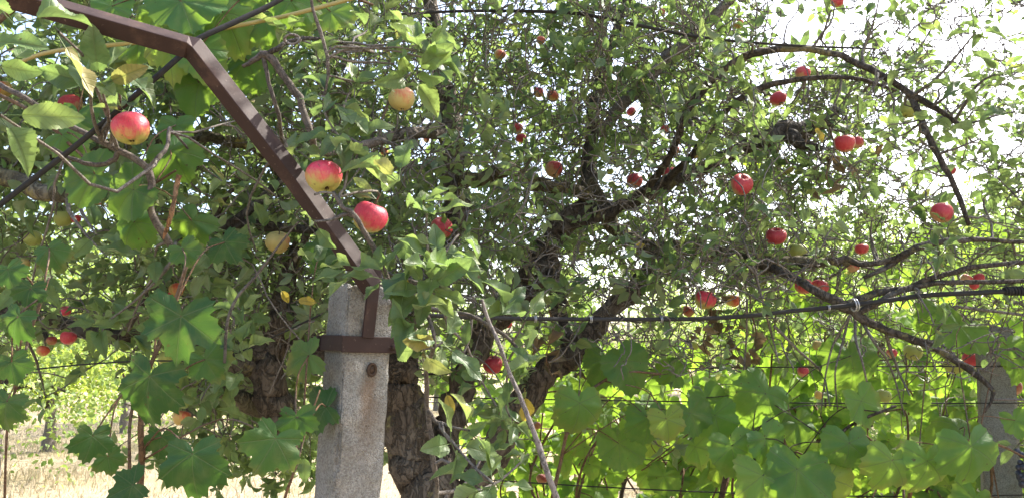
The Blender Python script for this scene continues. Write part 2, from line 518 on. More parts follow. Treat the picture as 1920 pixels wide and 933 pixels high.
def apple_mat(name, ground, blush, amount, streak=0.5, direction=(0.3, -0.5, 0.8)):
    """skin colour in the apple's own space: ground colour with a blush on its sunny cheek"""
    nt = NT(name)
    tc = nt.node('ShaderNodeTexCoord').outputs['Object']
    oi = nt.node('ShaderNodeObjectInfo').outputs['Random']
    off = nt.node('ShaderNodeCombineXYZ')
    nt.link(nt.math('MULTIPLY', oi, 37.0), off.inputs[0]); nt.link(nt.math('MULTIPLY', oi, 11.0), off.inputs[1])
    add = nt.node('ShaderNodeVectorMath', operation='ADD')
    nt.link(tc, add.inputs[0]); nt.link(off.outputs[0], add.inputs[1])
    v = add.outputs[0]
    dt = nt.node('ShaderNodeVectorMath', operation='DOT_PRODUCT')
    nt.link(tc, dt.inputs[0]); dt.inputs[1].default_value = Vector(direction).normalized()
    sep = nt.node('ShaderNodeSeparateXYZ'); nt.link(tc, sep.inputs[0])
    ang = nt.math('ARCTAN2', sep.outputs[1], sep.outputs[0])
    cmb = nt.node('ShaderNodeCombineXYZ')
    nt.link(nt.math('MULTIPLY', ang, 5.0), cmb.inputs[0]); nt.link(nt.math('MULTIPLY', sep.outputs[2], 0.9), cmb.inputs[1]); nt.link(nt.math('MULTIPLY', oi, 50.0), cmb.inputs[2])
    stk = nt.noise(cmb.outputs[0], 2.2, 3, 0.6)
    big = nt.noise(v, 1.6, 2)
    f = nt.math('ADD', nt.math('MULTIPLY', dt.outputs['Value'], 0.55), nt.math('MULTIPLY', nt.math('SUBTRACT', stk, 0.5), streak))
    f = nt.math('ADD', f, nt.math('MULTIPLY', nt.math('SUBTRACT', big, 0.5), 0.7))
    f = nt.math('ADD', f, nt.math('MULTIPLY', nt.math('SUBTRACT', oi, 0.5), 0.12))
    m = nt.sstep(f, 0.42 - amount, 0.85 - amount)
    col = nt.mix(m, ground, blush)
    col = nt.mix(nt.math('MULTIPLY', nt.math('MULTIPLY', nt.sstep(stk, 0.5, 0.68), m), 0.35), col, tuple(c * 0.6 for c in blush))
    # pale lenticels, a few brown scars, russet round the stem
    vo = nt.node('ShaderNodeTexVoronoi'); vo.inputs['Scale'].default_value = 7.5
    nt.link(v, vo.inputs['Vector'])
    dots = nt.sstep(vo.outputs['Distance'], 0.085, 0.05)
    col = nt.mix(nt.math('MULTIPLY', dots, 0.3), col, (0.55, 0.40, 0.22))
    sc = nt.sstep(nt.noise(v, 3.3, 4, 0.7), 0.645, 0.68)
    col = nt.mix(nt.math('MULTIPLY', nt.sstep(nt.noise(v, 5.0, 5, 0.75), 0.45, 0.75), 0.22), col, (0.50, 0.36, 0.22))
    col = nt.mix(nt.math('MULTIPLY', sc, 0.75), col, (0.12, 0.065, 0.03))
    rus = nt.math('MULTIPLY', nt.sstep(sep.outputs[2], 0.70, 0.86), nt.sstep(nt.math('ADD', nt.math('POWER', sep.outputs[0], 2.0), nt.math('POWER', sep.outputs[1], 2.0)), 0.16, 0.03))
    col = nt.mix(nt.math('MULTIPLY', rus, 0.7), col, (0.22, 0.20, 0.06))
    r = nt.math('ADD', 0.36, nt.math('MULTIPLY', big, 0.18))
    b = nt.bsdf(col, r, 0.42, nt.bump(nt.noise(v, 9, 3), 0.12, 0.02))
    b.inputs['Subsurface Weight'].default_value = 0.08
    b.inputs['Subsurface Radius'].default_value = (0.2, 0.08, 0.04)
    b.inputs['Subsurface Scale'].default_value = 0.05
    return nt.done(b.outputs[0])


AM = {
    'R': apple_mat('apple_red', (0.50, 0.30, 0.14), (0.51, 0.045, 0.07), 0.82, 0.55),
    'P': apple_mat('apple_pink', (0.55, 0.33, 0.17), (0.52, 0.045, 0.06), 0.72, 0.7),
    'B': apple_mat('apple_blush', (0.38, 0.35, 0.09), (0.55, 0.04, 0.08), 0.62, 0.3, (0.25, -0.5, 0.8)),
    'O': apple_mat('apple_orange', (0.52, 0.34, 0.10), (0.52, 0.085, 0.04), 0.38, 0.7, (0.6, -0.6, 0.45)),
    'Y': apple_mat('apple_yellow', (0.46, 0.37, 0.13), (0.52, 0.17, 0.075), 0.14, 0.6, (0.7, -0.5, 0.3)),
    'G': apple_mat('apple_green', (0.33, 0.36, 0.09), (0.50, 0.26, 0.12), -0.25, 0.3),
    'D': apple_mat('apple_dark', (0.32, 0.15, 0.06), (0.25, 0.03, 0.025), 0.4, 0.6),
}
nt = NT('apple_calyx')
M['calyx'] = nt.done(nt.bsdf((0.07, 0.045, 0.025), 0.9, 0.2).outputs[0])

nt = NT('dry_ground')
tc = nt.node('ShaderNodeTexCoord').outputs['Object']
n1 = nt.noise(tc, 0.6, 5, 0.65); n2 = nt.noise(tc, 7, 5, 0.7); n3 = nt.noise(tc, 45, 3, 0.7)
col = nt.mix(n2, (0.30, 0.24, 0.16), (0.41, 0.345, 0.255))
col = nt.mix(nt.math('MULTIPLY', nt.sstep(n1, 0.46, 0.68), 0.5), col, (0.30, 0.25, 0.11))
col = nt.mix(nt.math('MULTIPLY', nt.sstep(n3, 0.5, 0.75), 0.5), col, (0.22, 0.15, 0.08))
M['ground'] = nt.done(nt.bsdf(col, 0.95, 0.1, nt.bump(nt.math('ADD', n2, n3), 0.8, 0.05)).outputs[0])
nt = NT('dry_grass')
rnd, ge = leaf_random(nt)
col = nt.ramp(rnd, [(0, (0.33, 0.265, 0.165)), (.5, (0.44, 0.375, 0.255)), (.85, (0.52, 0.455, 0.33)), (1, (0.26, 0.26, 0.11))])
b = nt.bsdf(col, 0.8, 0.2)
t = nt.node('ShaderNodeBsdfTranslucent'); nt.link(col, t.inputs[0])
mx = nt.node('ShaderNodeMixShader'); mx.inputs[0].default_value = 0.35
nt.link(b.outputs[0], mx.inputs[1]); nt.link(t.outputs[0], mx.inputs[2])
M['grass'] = nt.done(mx.outputs[0])


# ------------------------------------------------------------------ leaf templates
def apple_leaf_template(rows, cols, fold, curl, wav, serr, seed, half=0.29, petiole=True):
    """unit-length leaf along +Y, lying in XY, Z is the upper side"""
    rr = np.random.default_rng(seed)
    V, UV, T = [], [], []
    us = np.linspace(0, 1, rows)
    ph = rr.random() * 6.28
    for i, u in enumerate(us):
        wd = half * (math.sin(math.pi * min(1, u ** 0.85)) ** 0.72) * (1.05 - 0.15 * u) if 0 < u < 1 else 0.004
        for j in range(cols):
            s = -1 + 2 * j / (cols - 1)
            w = wd
            if serr and abs(s) == 1 and 0 < u < 1:
                w *= 1 + (serr if i % 2 else -serr)
            x = s * w
            y = u - curl * 0.25 * u * u
            z = fold * abs(x) - curl * u * u * 0.55 + wav * abs(s) * math.sin(u * 9 + ph + (1.5 if s > 0 else 0)) * wd
            V.append((x, y, z)); UV.append((0.5 + s * w, u))
    for i in range(rows - 1):
        for j in range(cols - 1):
            a = i * cols + j
            T += [(a, a + 1, a + cols + 1), (a, a + cols + 1, a + cols)]
    if petiole:
        n = len(V)
        pw = 0.013
        V += [(-pw, 0.02, 0), (pw, 0.02, 0), (pw, -0.32, -0.05), (-pw, -0.32, -0.05), (0, 0.02, -0.018), (0, -0.32, -0.07)]
        UV += [(0.5, 0.5)] * 6
        T += [(n, n + 2, n + 1), (n, n + 3, n + 2), (n, n + 4, n + 5), (n, n + 5, n + 3), (n + 1, n + 2, n + 5), (n + 1, n + 5, n + 4)]
    return np.array(V), np.array(T), np.array(UV)


LOW = [apple_leaf_template(5, 3, f, c, w, 0, s, h) for f, c, w, s, h in
       [(0.5, 0.25, 0.3, 1, .22), (0.9, 0.6, 0.4, 2, .24), (0.25, 0.1, 0.45, 3, .26), (1.3, 0.9, 0.3, 4, .24), (0.7, -0.15, 0.5, 5, .23)]]
HIGH_ME = []
for k, (f, c, w, h) in enumerate([(0.45, 0.25, 0.32, .22), (0.9, 0.55, 0.4, .24), (0.3, 0.1, 0.4, .25), (1.2, 0.8, 0.35, .23), (0.6, -0.12, 0.45, .22), (0.4, 0.4, 0.3, .27)]):
    V, T, UV = apple_leaf_template(25, 5, f, c, w, 0.045, 20 + k, h)
    HIGH_ME.append(mesh_np('apple_leaf', V, T, UV))
    HIGH_ME[-1].materials.append(M['apple_leaf'])
YEL_ME = [m.copy() for m in HIGH_ME[:3]]
DRY_ME = []
for m in YEL_ME: m.materials[0] = M['yellow_leaf']
for k, (f, c, w) in enumerate([(1.6, 1.2, 0.8), (2.2, 0.7, 1.0), (1.0, 1.8, 0.9)]):
    V, T, UV = apple_leaf_template(13, 5, f, c, w, 0.05, 40 + k, 0.30)
    DRY_ME.append(mesh_np('dry_leaf', V, T, UV)); DRY_ME[-1].materials.append(M['dry_leaf'])


def vine_leaf_template(seed, k=0.55, n=96, cup=0.15, droop=0.2, fold=0.12, tooth_a=1.0, round_=False):
    rr = np.random.default_rng(seed)
    lobes = [(0, 1.0), (57, 0.90), (-57, 0.90), (116, 0.68), (-116, 0.68)]
    if round_: lobes = [(0, 1.0), (57, 0.95), (-57, 0.95), (112, 0.86), (-112, 0.86)]
    lobes = [(a + rr.normal(0, 4), L * (1 + rr.normal(0, .06))) for a, L in lobes]
    V, UV, T = [(0, 0, 0)], [(0.5, 0.5)], []
    fr = [0.33, 0.68, 1.0]
    p = rr.random(4) * 6.28
    for f in fr:
        for i in range(n):
            th = -180 + 360 * i / n
            r = 0
            for a, L in lobes:
                dd = abs((th - a + 180) % 360 - 180)
                r = max(r, L * math.exp(-k * (dd / 33) ** 2))
            s = abs(th)
            if s > 138: r *= 1 - 0.62 * ((s - 138) / 42) ** 1.3
            tooth = (0.085 if i % 4 == 0 else (-0.045 if i % 4 == 2 else 0.0)) * tooth_a * (0.7 + 0.6 * rr.random())
            rf = r * f * (1 + (tooth if f == 1 else 0))
            x, y = rf * math.sin(R(th)), rf * math.cos(R(th))
            z = -cup * rf * rf + 0.07 * rf * math.sin(5 * R(th) + p[0]) + 0.05 * rf * rf * math.sin(9 * R(th) + p[1]) + fold * abs(x) - droop * max(0, y) ** 2
            V.append((x * 0.5, y * 0.5, z * 0.5))
            UV.append((0.5 + x * 0.5, 0.5 + y * 0.5))
    for i in range(n):
        j = (i + 1) % n
        T.append((0, 1 + j, 1 + i))
        for q in range(2):
            a, b = 1 + q * n, 1 + (q + 1) * n
            T += [(a + i, a + j, b + j), (a + i, b + j, b + i)]
    return np.array(V), np.array(T), np.array(UV)


VINE_LOBED, VINE_ROUND = [], []
for k in range(5):
    V, T, UV = vine_leaf_template(60 + k, 0.40, cup=0.05 + 0.08 * k, droop=0.05 + 0.1 * k, fold=0.05 + .07 * (k % 3))
    VINE_LOBED.append(mesh_np('vine_leaf', V, T, UV)); VINE_LOBED[-1].materials.append(M['vine_leaf_shade_tone'])
    V, T, UV = vine_leaf_template(80 + k, (0.12, .22, .10, .30, .15)[k], cup=0.05 + 0.12 * k, droop=0.1 + 0.14 * k, fold=0.05 + .12 * (k % 3), tooth_a=.55, round_=True)
    VINE_ROUND.append(mesh_np('vine_leaf', V, T, UV)); VINE_ROUND[-1].materials.append(M['vine_leaf'])


def frame_mat(pos, ydir, zdir, scale):
    y = Vector(ydir).normalized()
    z = Vector(zdir)
    z = (z - y * z.dot(y))
    if z.length < 1e-4: z = y.orthogonal()
    z.normalize()
    x = y.cross(z)
    m = Matrix((x, y, z)).transposed().to_4x4()
    m = Matrix.Translation(pos) @ m @ Matrix.Scale(scale, 4)
    return m


# ------------------------------------------------------------------ ground
bm = bmesh.new()
bmesh.ops.create_grid(bm, x_segments=150, y_segments=150, size=300)
for v in bm.verts:
    s = math.hypot(v.co.x, v.co.y)
    k = (s / 300) ** 1.6
    if s > 1: v.co.x *= k / (s / 300) if s < 300 else 1; v.co.y *= k / (s / 300) if s < 300 else 1
    d = math.hypot(v.co.x, v.co.y)
    v.co.z = 0.05 * mnoise.noise(Vector((v.co.x * 0.5, v.co.y * 0.5, 0))) + 0.3 * mnoise.noise(Vector((v.co.x * 0.03, v.co.y * 0.03, 3))) * min(1, d / 30)
me = bpy.data.meshes.new('ground'); bm.to_mesh(me); bm.free()
for p in me.polygons: p.use_smooth = True
tag(link_mesh('ground', me, M['ground']), 'pale straw coloured dry grass ground under the trees', kind='structure')

# dry grass blades
def grass_field():
    V, T = [], []
    n = 42000
    yy = 6.0 + 20 * RNG.random(n) ** 1.5
    xx = (RNG.random(n) * 1.7 - 0.9) * yy * 0.75
    cl = np.array([mnoise.noise(Vector((x * 0.8, y * 0.8, 7))) for x, y in zip(xx, yy)])
    h = (0.04 + 0.10 * RNG.random(n)) * (1 + 1.0 * np.clip(cl, -0.5, 1))
    a = RNG.random(n) * 6.28
    lean = RNG.normal(0, 0.5, (n, 2)) * h[:, None]
    w = 0.004 + 0.005 * RNG.random(n)
    dx, dy = np.cos(a) * w, np.sin(a) * w
    z0 = -0.05
    B1 = np.stack([xx - dx, yy - dy, np.full(n, z0)], 1); B2 = np.stack([xx + dx, yy + dy, np.full(n, z0)], 1)
    m1 = np.stack([xx + lean[:, 0] * .35 - dx * .7, yy + lean[:, 1] * .35 - dy * .7, h * .6], 1)
    m2 = np.stack([xx + lean[:, 0] * .35 + dx * .7, yy + lean[:, 1] * .35 + dy * .7, h * .6], 1)
    tp = np.stack([xx + lean[:, 0], yy + lean[:, 1], h], 1)
    V = np.stack([B1, B2, m1, m2, tp], 1).reshape(-1, 3)
    b = np.arange(n)[:, None] * 5
    T = np.concatenate([b + [0, 1, 3], b + [0, 3, 2], b + [2, 3, 4]])
    return mesh_np('dry_grass', V, T)
tag(link_mesh('dry_grass', grass_field(), M['grass']), 'bleached dry grass blades covering the orchard field', kind='stuff')

# ------------------------------------------------------------------ concrete posts
def post_mesh(name, w, dpt, h, seed, bevel=0.003, taper=0.9, jag=0.02):
    """origin at post top centre; goes down by h"""
    bm = bmesh.new()
    nx, nz = 8, 60
    bmesh.ops.create_cube(bm, size=1)
    bmesh.ops.scale(bm, vec=(w, dpt, h), verts=bm.verts)
    bmesh.ops.translate(bm, vec=(0, 0, -h / 2), verts=bm.verts)
    bmesh.ops.bevel(bm, geom=[e for e in bm.edges], offset=bevel, segments=2, affect='EDGES')
    for ax, cuts in ((2, 130), (0, 11), (1, 11)):
        rng = {2: (-h, 0), 0: (-w / 2, w / 2), 1: (-dpt / 2, dpt / 2)}[ax]
        for c in range(1, cuts):
            co = [0, 0, 0]; co[ax] = rng[0] + (rng[1] - rng[0]) * c / cuts
            no = [0, 0, 0]; no[ax] = 1
            bmesh.ops.bisect_plane(bm, geom=bm.verts[:] + bm.edges[:] + bm.faces[:], plane_co=co, plane_no=no)
    for v in bm.verts:
        t = -v.co.z / h
        s = taper + (1 - taper) * t
        v.co.x *= s; v.co.y *= s
        q = v.co * 1.0
        n = mnoise.fractal(q * 24 + Vector((seed, 0, 0)), 1.0, 2.0, 4)
        n2 = mnoise.noise(q * 7 + Vector((0, seed, 0)))
        edge = max(0, abs(v.co.x) / (w * s / 2) - 0.8) * max(0, abs(v.co.y) / (dpt * s / 2) - 0.8) * 25
        chip = max(0, mnoise.noise(q * 13 + Vector((seed * 3, 5, 1))) - .12) * min(1, edge)
        v.co.x -= math.copysign(1, v.co.x) * chip * .014; v.co.y -= math.copysign(1, v.co.y) * chip * .014
        v.co.x += math.copysign(1, v.co.x) * (n * 0.0016 + n2 * 0.002 - edge * 0.009 * max(0, n * 1.4 + n2 * .8))
        v.co.y += math.copysign(1, v.co.y) * (n * 0.0016 + n2 * 0.002 - edge * 0.009 * max(0, n * 1.4 + n2 * .8))
        if v.co.z > -0.04:
            v.co.z -= jag * abs(mnoise.fractal(q * 30 + Vector((9, seed, 0)), 1.0, 2.0, 3)) * (1 + v.co.z / 0.04) * 1.2
    me = bpy.data.meshes.new(name); bm.to_mesh(me); bm.free()
    for p in me.polygons: p.use_smooth = True
    me.set_sharp_from_angle(angle=R(32))
    return me


def axis_matrix(top, low, yaw):
    z = (top - low).normalized()
    x = Vector((math.cos(yaw), math.sin(yaw), 0))
    x = (x - z * x.dot(z)).normalized()
    y = z.cross(x)
    return Matrix.Translation(top) @ Matrix((x, y, z)).transposed().to_4x4()


PT, PL = at(679, 535, 1.52), at(651, 933, 1.465)
PM = axis_matrix(PT, PL, R(38))
post = link_mesh('concrete_post', post_mesh('concrete_post', 0.104, 0.092, 1.85, 3, taper=0.93), M['concrete'], None, PM)
tag(post, 'near grey concrete post with brown steel clamp band and rust stain', 'post')
PMI = PM.inverted()
# iron eye on the front face
bm = bmesh.new()
ring = [(0.0080 * math.cos(a), 0, 0.0105 * math.sin(a), 0.0030) for a in np.linspace(0, 2 * math.pi, 21)]
V, T = tube_arrays(np.array(ring), 7, 0.1, 3, False)
eye = link_mesh('iron_eye', mesh_np('iron_eye', V, T), M['iron'], post, Matrix.Translation((0.008, -0.0475, -0.158)))
eye.matrix_parent_inverse = Matrix()
V, T = tube_arrays(np.array([(0, 0.01, 0, 0.0076), (0, -0.0006, 0, 0.0076)]), 14)
pl = link_mesh('hole_shade_disc', mesh_np('hole_shade_disc', V, T), M['iron'], eye); pl.matrix_parent_inverse = Matrix()  # dark disc in place of the shade inside the open hole

P2T, P2L = at(1862, 612, 2.75), at(1878, 933, 2.63)
PM2 = axis_matrix(P2T, P2L, R(-24))
post2 = link_mesh('concrete_post', post_mesh('concrete_post_old', 0.115, 0.10, 2.0, 8, taper=0.93, jag=0.035), M['concrete_old'], None, PM2)
tag(post2, 'dark weathered concrete post behind the shaded vine leaves beside the apples', 'post')


# ------------------------------------------------------------------ steel pergola frame
def bar_sweep(pts, hw, hh, rolls, bev=0.12):
    """rectangular tube along pts, mitred, with rounded corners; rolls in radians"""
    P = [Vector(p) for p in pts]
    prof = []
    for sx, sy in ((1, 1), (-1, 1), (-1, -1), (1, -1)):
        a0 = math.atan2(sy, sx)
        for k in (-1, 0, 1):
            a = a0 + k * R(38)
            c = (sx * (1 - bev), sy * (1 - bev))
            prof.append((hw * (c[0] + bev * math.cos(a) * 1.0), hh * (c[1] + bev * math.sin(a) * 1.0)))
    rings = []
    for i, p in enumerate(P):
        tin = (P[i] - P[i - 1]).normalized() if i else (P[1] - P[0]).normalized()
        tout = (P[i + 1] - P[i]).normalized() if i < len(P) - 1 else tin
        tg = (tin + tout).normalized()
        view = Vector((0, -1, 0)).lerp(Vector((0, 0, 1)), 0)
        u = view - tin * view.dot(tin); u.normalize()
        w = tin.cross(u)
        ca, sa = math.cos(rolls), math.sin(rolls)
        u, w = u * ca + w * sa, w * ca - u * sa
        ring = []
        for a, b in prof:
            q = u * a + w * b
            q = q - tin * (q.dot(tg) / tin.dot(tg))
            ring.append(tuple(p + q))
        rings.append(ring)
    V = [v for r in rings for v in r]
    n = len(prof)
    F_ = []
    for i in range(len(P) - 1):
        for j in range(n):
            F_.append((i * n + j, i * n + (j + 1) % n, (i + 1) * n + (j + 1) % n, (i + 1) * n + j))
    F_.append(tuple(range(n))[::-1]); F_.append(tuple((len(P) - 1) * n + j for j in range(n)))
    me = bpy.data.meshes.new('bar'); me.from_pydata(V, [], F_); me.update()
    return me


clamp_loc = PM @ Vector((0, 0, -0.112))
frame = empty('pergola_frame', clamp_loc)
tag(frame, 'bent brown painted steel arch bar clamped to the concrete post', 'steel frame')
A = at(699, 540, 1.45); B = at(557, 340, 1.43); C = at(363, 92, 1.38); D = at(10, -8, 1.27); E = at(-420, -120, 1.15)
Cin = C + (B - C).normalized() * 0.012; Cout = C + (D - C).normalized() * 0.012
me = bar_sweep([A, B, Cin], 0.0150, 0.0150, R(48))
link_mesh('sloping_bar', me, M['brown_paint'], frame)
me = bar_sweep([Cin, C, Cout, D, E], 0.0151, 0.0151, R(48))
link_mesh('top_bar', me, M['brown_paint'], frame)
# clamp band: four flat sides round the post
bw, bd, bt, bh = 0.0515, 0.0465, 0.005, 0.030
for nm, c, s in (('clamp_plate', (0.002, -bd - bt / 2, 0), (2 * bw + 0.016, bt, bh)), ('clamp_plate', (0, bd + bt / 2, 0), (2 * bw + 0.02, bt, bh)),
                 ('clamp_plate', (-bw - bt / 2, 0, 0), (bt, 2 * bd - 0.0005, bh - 0.001)), ('clamp_plate', (bw + bt / 2, 0, 0), (bt, 2 * bd - 0.0005, bh - 0.001))):
    o = link_mesh(nm, box_mesh(nm, *s, 0.0012), M['brown_paint'], frame, PM @ Matrix.Translation(Vector(c) + Vector((0, 0, -0.112))) @ Matrix.Rotation(R(-1.5), 4, 'Y'))
# strap up the front of the post
o = link_mesh('strap', box_mesh('strap', 0.024, 0.006, 0.135, 0.0012), M['brown_paint'], frame, PM @ Matrix.Translation((-0.004, -0.0515, -0.033)) @ Matrix.Rotation(R(3), 4, 'Y'))
for zz in (-0.115,):
    V, T = tube_arrays(np.array([(0, -0.064, 0, 0.006), (0, -0.054, 0, 0.006)]), 6)
    link_mesh('bolt', mesh_np('bolt', V, T, None, False), M['brown_paint'], frame, PM @ Matrix.Translation((0.047, 0.006, zz)))

# ------------------------------------------------------------------ apples: where each hangs
# px, py, width px, kind, label
APPLES = [
 (245, 243, 68, 'B', 'large red apple with yellow base hanging just below the diagonal cable and steel bend'),
 (608, 333, 70, 'B', 'large crimson apple with a pecked cheek right against the sloping steel bar'),
 (694, 409, 64, 'B', 'large pink apple below the pecked apple, beside a bare knotted twig above the post'),
 (753, 187, 50, 'Y', 'peach coloured apple hanging under a downward fan of dark leaves'),
 (520, 455, 46, 'Y', 'yellow apple with orange cheek under the sloping steel bar, crossed by a thin cane'),
 (828, 428, 42, 'P', 'orange red apple half covered by blue green leaves above the post top'),
 (132, 197, 42, 'P', 'glossy orange red apple partly hidden by leaves left of the diagonal cable'),
 (3, 168, 36, 'O', 'orange apple cut by the photo edge under a browning leaf'),
 (128, 633, 30, 'R', 'small bright red apple hanging just above the sunlit dry field'),
 (1039, 318, 34, 'P', 'striped pink apple above the dark hollow between two limbs'),
 (1190, 340, 31, 'R', 'round red apple, first of two level ones below the crossing limb'),
 (1257, 327, 31, 'R', 'red apple tucked beside a dark leaf, second of two level ones'),
 (1391, 347, 42, 'R', 'broad deep red apple alone beneath the thick knobbly limb'),
 (1459, 186, 31, 'R', 'small red apple just below the lower arching branch'),
 (1505, 138, 29, 'R', 'small red apple sitting between the two arching branches'),
 (1766, 400, 40, 'R', 'flattened red apple beside the tip of the long drooping branch'),
 (1455, 444, 38, 'R', 'round red apple beside a half green one in the twig tangle'),
 (1704, 206, 34, 'G', 'green apple under the fork of the drooping branch'),
 (1583, 270, 40, 'P', 'dull pink apple of a touching pair by the dry brown leaf clump'),
 (1608, 268, 24, 'P', 'smaller pink apple of the touching pair by the dry leaf clump'),
 (1495, 472, 36, 'G', 'half green half pink apple behind twigs beside a round red one'),
 (1616, 467, 25, 'P', 'small streaked red apple above the horizontal dark branches'),
 (1323, 562, 40, 'B', 'plump red and yellow apple resting just above the thick cable'),
 (1373, 563, 28, 'O', 'orange apple with a cleft beside the plump one above the cable'),
 (1290, 583, 23, 'D', 'small brownish red apple low above the cable under the twig tangle'),
 (1507, 537, 33, 'P', 'yellow and red apple of the adjoining pair at the branch hub'),
 (1537, 538, 33, 'R', 'fully red apple of the adjoining pair at the branch hub'),
 (1506, 696, 22, 'R', 'small pinkish red apple low against the big vine leaves'),
 (1534, 647, 22, 'Y', 'small peach apple with brown rot spot over a vine leaf'),
 (1672, 662, 20, 'R', 'small red apple among the twigs hanging below the branch hub'),
 (1712, 660, 34, 'G', 'pale green apple with pink cheek on the hanging branch'),
 (1789, 685, 36, 'G', 'yellow green apple in front of a bright leaf near the dark post'),
 (1822, 674, 34, 'R', 'red apple crossed by a branch directly above the dark post shaft'),
 (1898, 727, 34, 'D', 'dull red apple on the dark post side at the photo edge'),
 (924, 684, 38, 'R', 'bright red apple left of the grey leaning cane'),
 (1030, 692, 30, 'Y', 'yellow orange apple on the pale limb, larger of two'),
 (1048, 690, 26, 'O', 'orange apple on the pale limb, smaller of two'),
 (1302, 647, 18, 'G', 'tiny green apple among the withered brown leaves'),
 (1812, 523, 22, 'P', 'first of three small red apples clustered above the dark branch'),
 (1836, 521, 20, 'R', 'second of three small red apples clustered above the dark branch'),
 (1826, 534, 18, 'P', 'lowest of three small red apples clustered on the dark branch'),
 (1600, 500, 24, 'P', 'faded pink apple behind the horizontal dark branches'),
 (970, 242, 22, 'P', 'upper pinkish apple of a stacked pair in the inner twigs'),
 (977, 260, 20, 'R', 'lower red apple of a stacked pair in the inner twigs'),
 (1010, 174, 20, 'P', 'red tinted apple high in the inner twigs beside an orange one'),
 (1036, 181, 24, 'O', 'orange red apple high in the inner twigs beside a smaller one'),
 (938, 103, 22, 'O', 'cracked orange red apple near the upper thin wire'),
 (1014, 76, 17, 'O', 'small orange apple below the upper thin wire'),
 (1384, 45, 20, 'O', 'small peach apple beside dark leaf high above the arch'),
 (1570, 4, 24, 'P', 'pink apple cut by the top photo edge'),
 (1265, 282, 20, 'P', 'small pink apple behind the foot of the arching branch'),
 (1303, 292, 16, 'O', 'tiny orange apple below the foot of the arching branches'),
 (1184, 210, 18, 'R', 'little red apple beside the long straight diagonal limb'),
 (1246, 243, 17, 'P', 'little rosy apple half hidden under the straight diagonal limb'),
 (799, 262, 13, 'P', 'tiny pink apple below the peach coloured one'),
 (44, 494, 23, 'Y', 'yellow brown apple in shaded leaves, left of an open orange one'),
 (108, 494, 20, 'O', 'small split orange apple in the shaded leaves'),
 (120, 410, 34, 'G', 'green apple hanging under the splintered lichen branch'),
 (143, 411, 18, 'P', 'small rosy apple touching the green one under the splintered branch'),
 (62, 448, 32, 'G', 'yellow green apple in shade, below the splintered branch'),
 (331, 543, 28, 'O', 'orange apple at the top of a large shaded vine leaf'),
 (323, 553, 17, 'P', 'small red apple overlapping an orange one above the vine leaf'),
 (123, 583, 20, 'B', 'small half red half yellow apple above the bright red one'),
 (80, 657, 23, 'O', 'orange blushed apple under the bright red one near the field'),
 (48, 686, 25, 'D', 'brownish red apple lowest of the group over the field'),
 (97, 638, 19, 'D', 'dark red apple in shadow touching the bright red one'),
 (341, 783, 34, 'O', 'orange apple behind the lobed vine leaves over the dry field'),
 (311, 672, 28, 'G', 'yellowish apple peeping out between two large shaded vine leaves'),
 (401, 613, 17, 'O', 'small wilted orange apple beside round shaded leaves'),
 (789, 776, 30, 'D', 'rust red apple behind the bare twig beside the trunk'),
 (1147, 346, 14, 'G', 'tiny green fruit in the inner twigs below a yellow one'),
 (1144, 322, 15, 'G', 'tiny yellow green fruit in the inner twigs above another'),
 (1535, 740, 17, 'O', 'tiny orange apple low over the backlit vine leaves'),
 (953, 608, 15, 'P', 'tiny red apple just under the end of the thick cable'),
 (50, 275, 18, 'R', 'little red apple below a big grey green leaf at the photo edge'),
 (1240, 24, 15, 'P', 'tiny red apple at the very top of the crown'),
 (721, 286, 15, 'O', 'small orange apple between the pecked apple and the peach one'),
 (1657, 742, 27, 'G', 'olive green apple hidden low in the hanging twigs'),
 (1016, 897, 22, 'D', 'brown apple at the foot of the grey leaning cane'),
 (1006, 797, 17, 'D', 'dark red apple behind the limb beside the grey cane'),
 (1783, 320, 18, 'P', 'pink apple behind the long drooping branch'),
]


def apple_depth(px, py, w):
    if px < 640 and py < 300: real = 0.066
    elif px < 400: real = 0.052 if w < 30 else 0.062
    else: real = 0.066
    if w < 18: real = 0.036
    elif w < 23: real = 0.046
    elif w < 28: real = 0.056
    d = F * real / w
    return d, real


AP = []
for px, py, w, k, lab in APPLES:
    d, real = apple_depth(px, py, w)
    if 1480 < px and d > 2.9: d, real = 2.7, w * 2.7 / F
    if 900 < px < 1450 and d < 2.2 and py < 640: real = real * 2.3 / d; d = 2.3
    if px < 420 and d > 2.4: real *= 2.2 / d; d = 2.2
    AP.append((px, py, w, k, lab, d, real))
AP_NP = np.array([(a[0], a[1], a[2] / 2, a[5]) for a in AP])


def apple_mesh(seed, squash=0.9):
    rr = np.random.default_rng(seed)
    prof = [(0.0, -0.66), (0.07, -0.68), (0.16, -0.77), (0.28, -0.845), (0.42, -0.83), (0.62, -0.72), (0.80, -0.52), (0.93, -0.25), (1.0, 0.05), (0.985, 0.32),
            (0.90, 0.56), (0.74, 0.76), (0.55, 0.87), (0.38, 0.88), (0.24, 0.80), (0.12, 0.66), (0.05, 0.56), (0.0, 0.54)]
    n = 28
    V, T = [], []
    ph = rr.random(3) * 6.28
    am = 0.015 + 0.03 * rr.random()
    sk = rr.normal(0, 0.06, 2)
    for r, z in prof:
        for j in range(n):
            a = j / n * 2 * math.pi
            low = max(0, -z)
            rad = r * (1 + am * math.sin(2 * a + ph[0]) + 0.05 * low * math.cos(5 * a + ph[1]))
            zz = z * squash * (1 + 0.05 * math.sin(a + ph[2])) + (0.035 * math.cos(5 * a + ph[1]) if -0.86 < z < -0.8 else 0)
            V.append((rad * math.cos(a) + sk[0] * zz * .5, rad * math.sin(a) + sk[1] * zz * .5, zz))
    m = len(prof)
    for i in range(m - 1):
        for j in range(n):
            a, b = i * n + j, i * n + (j + 1) % n
            T += [(a, b, b + n), (a, b + n, a + n)]
    return mesh_np('apple', np.array(V), np.array(T))


